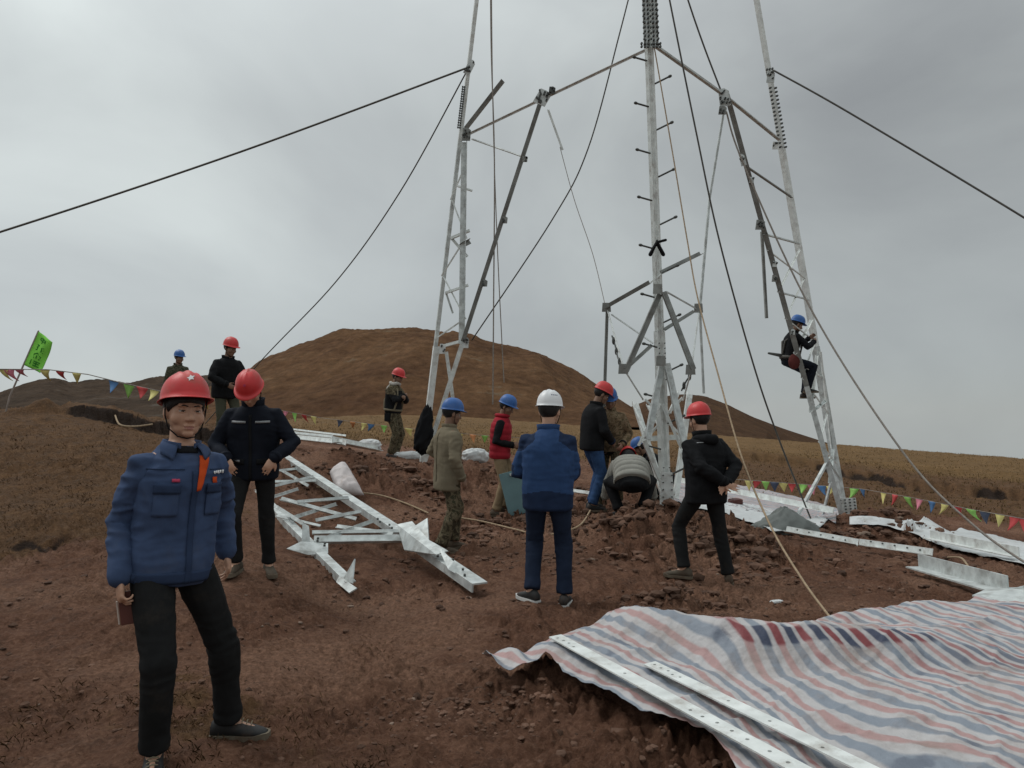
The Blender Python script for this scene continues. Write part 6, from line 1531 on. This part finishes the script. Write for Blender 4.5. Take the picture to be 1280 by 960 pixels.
# teal board leaning beside the red vest worker
c = P(646, 600, 10.9); bt = thing('board', (c.x, c.y, gz(c.x, c.y)), 'teal board leaning behind the white helmeted man at his left elbow', 'board', None, R_(12))
mb = MB(); mb.box((0.04, 0, .36), (.46, .02, .62), Matrix.Rotation(R_(-14), 3, 'Y')); o = mb.build('panel', M['teal'], bt)
mb = MB(); mb.box((0.115, -.012, .655), (.46, .05, .03), Matrix.Rotation(R_(-14), 3, 'Y')); mb.build('rim', M['steel'], bt)

# pale and striped sheets on the ground at right
def flat_sheet(name, label, poly_top, poly_bot, m, lift, nu=90, nv=40, amp=.03, period=.19, sd=Vector((.3, .95))):
    T = [G(*p, 5, 60) for p in poly_top]; B = [G(*p, 5, 60) for p in poly_bot]
    XY = ruled(T, B, nu, nv); x, y = XY[..., 0], XY[..., 1]
    Z = ground_z(x.ravel(), y.ravel(), False).reshape(x.shape) + lift * .5 + amp * (1 - 2 * np.abs(perlin(x * 2.1 + 3, y * 2.6))) + amp * .6 * (1 - 2 * np.abs(perlin(x * 5 + 1, y * 4.6)))
    Z = np.maximum(Z, ground_z(x.ravel(), y.ravel()).reshape(x.shape) + .008)
    return sheet(name, XY, Z, m, label, 'sheet', period, np.zeros_like(Z), sd)
flat_sheet('tarpaulin', 'faded striped tarpaulin spread behind the black jacket man towards the right leg', [(842, 606), (880, 605), (912, 608), (960, 616), (1000, 626), (1050, 640)], [(842, 632), (880, 634), (915, 638), (950, 645), (985, 652), (1045, 660)], M['stripe'], .05, amp=.03, period=.2, sd=Vector((.25, 1)))
flat_sheet('plastic_sheet', 'pale crumpled plastic sheet under the grey cloth heap', [(858, 622), (905, 628), (950, 636), (985, 646), (1035, 655)], [(858, 640), (905, 646), (945, 658), (965, 668), (1000, 672)], M['pale_sheet'], .07, amp=.022)
flat_sheet('plastic_sheet', 'long pale plastic sheet spread at the far right beyond the soil heap', [(1062, 650), (1110, 654), (1150, 657), (1200, 663), (1250, 674), (1300, 686), (1380, 705)], [(1062, 660), (1110, 664), (1150, 674), (1180, 688), (1225, 698), (1285, 712), (1380, 730)], M['pale_sheet'], .05, amp=.022)

def angle_thing(label, a, b, w, m='steel_white', lift=.05, ref=(0, .5, 1), extra=None, name='steel_angle', lb=None):
    p0 = G(*a, 4, 60); p1 = G(*b, 4, 60); p0.z += lift; p1.z += lift if lb is None else lb
    if extra:
        t = thing(name, p0, label, 'steel bar'); bar('angle', t, p0, p1, w, m, Vector(ref), loc=p0); extra(t, p0, p1); return t
    mb = MB(); mb.lshape(Vector((0, 0, 0)), p1 - p0, w, .012, Vector(ref)); me = mb.mesh(name); fixn(me); o = link(name, me, M[m]); o.location = p0; return tag(o, label, 'steel bar')
def ex_g(t, p0, p1):
    ax = (p1 - p0).normalized(); sd = ax.cross(Vector((0, 0, 1))).normalized(); u = Vector((0, 0, 1))
    c = p1 - p0 - ax * .25
    plate('gusset_plate', t, [c + sd * .02, c + ax * .45 + sd * .42, c + ax * .9 + sd * .34, c + ax * 1.0 - sd * .1, c + ax * .5 - sd * .16 + u * .08], .012, 'steel')
    plate('gusset_plate', t, [c + ax * .2 + u * .02, c + ax * .95 + u * .24, c + ax * 1.1 + u * .05 - sd * .1], .012, 'steel')
    L = (p1 - p0).length
    bolts('bolts', t, [ax * L * (.04 + .05 * k) + u * (.06) - sd * .012 for k in range(9)], -sd + u * .2, .012, .012)
angle_thing('grey drilled steel angle with flared gusset plate at the right edge', (1150, 718), (1262, 752), .15, 'steel', .07, (0, .25, 1), ex_g)
angle_thing('white steel angle lying below the grey cloth heap', (982, 673), (1072, 690), .10, 'steel_white', .07, (0, .6, 1), lambda t, a, b: bolts('bolts', t, [lerp((0, 0, .03), b - a, k / 6) + Vector((0, -.01, .05)) for k in range(1, 6)], (0, -1, .2), .012, .012))
angle_thing('white steel angle continuing right across the soil heap', (1074, 689), (1166, 703), .09, 'steel_white', .07, (0, .6, 1), lambda t, a, b: bolts('bolts', t, [lerp((0, 0, .03), b - a, k / 6) + Vector((0, -.01, .05)) for k in range(1, 6)], (0, -1, .2), .012, .012))
angle_thing('white steel angle edging the long pale sheet at far right', (1164, 682), (1275, 706), .12, 'steel_white', .09, (0, .6, 1))
angle_thing('slim white steel angle lying on the pale sheet behind the black jacket man', (850, 612), (1042, 655), .10, 'steel_white', .14, (0, .5, 1))
for lab, a, b, w in (('bright steel bar lying topmost on the pile by the navy jacket man', (350, 549), (415, 556), .10), ('lower steel bar in front of the pile by the navy jacket man', (352, 556), (432, 568), .10), ('short steel bar at the right end of the bar pile', (415, 563), (472, 573), .12), ('thin steel bar at the back of the bar pile', (362, 543), (432, 552), .06)):
    angle_thing(lab, a, b, w, 'steel_white', .12, (0, .5, 1))
mb = MB()
for k, (x, y) in enumerate(((375, 562), (398, 562), (420, 565))):
    pass
p = G(404, 564, 6, 40); tb = lump('timber_block', 'brown earth block under the bar pile', 'block', p + Vector((0, 0, .06)), (.5, .25, .2), 'soil_blk', 4) if 'soil_blk' in M else None
angle_thing('white steel angle lying on the soil between the jeans man and the tower foot', (700, 618), (742, 624), .06, 'steel_white', .05)

GROUPS = {'person': 'workers at the tower site', 'bunting': 'strings of coloured pennants', 'guy_wire': 'wires holding the tower', 'hoist_rope': 'ropes hanging from the tower', 'ground_rope': 'ropes lying on the ground',
          'steel_angle': 'loose steel angles lying about', 'sack': 'plastic sacks on the soil', 'tarpaulin': 'striped tarpaulins', 'plastic_sheet': 'pale plastic sheets'}
for o in bpy.data.objects:
    k = o.name.split('.')[0]
    if o.parent is None and 'category' in o and k in GROUPS: o['group'] = GROUPS[k]
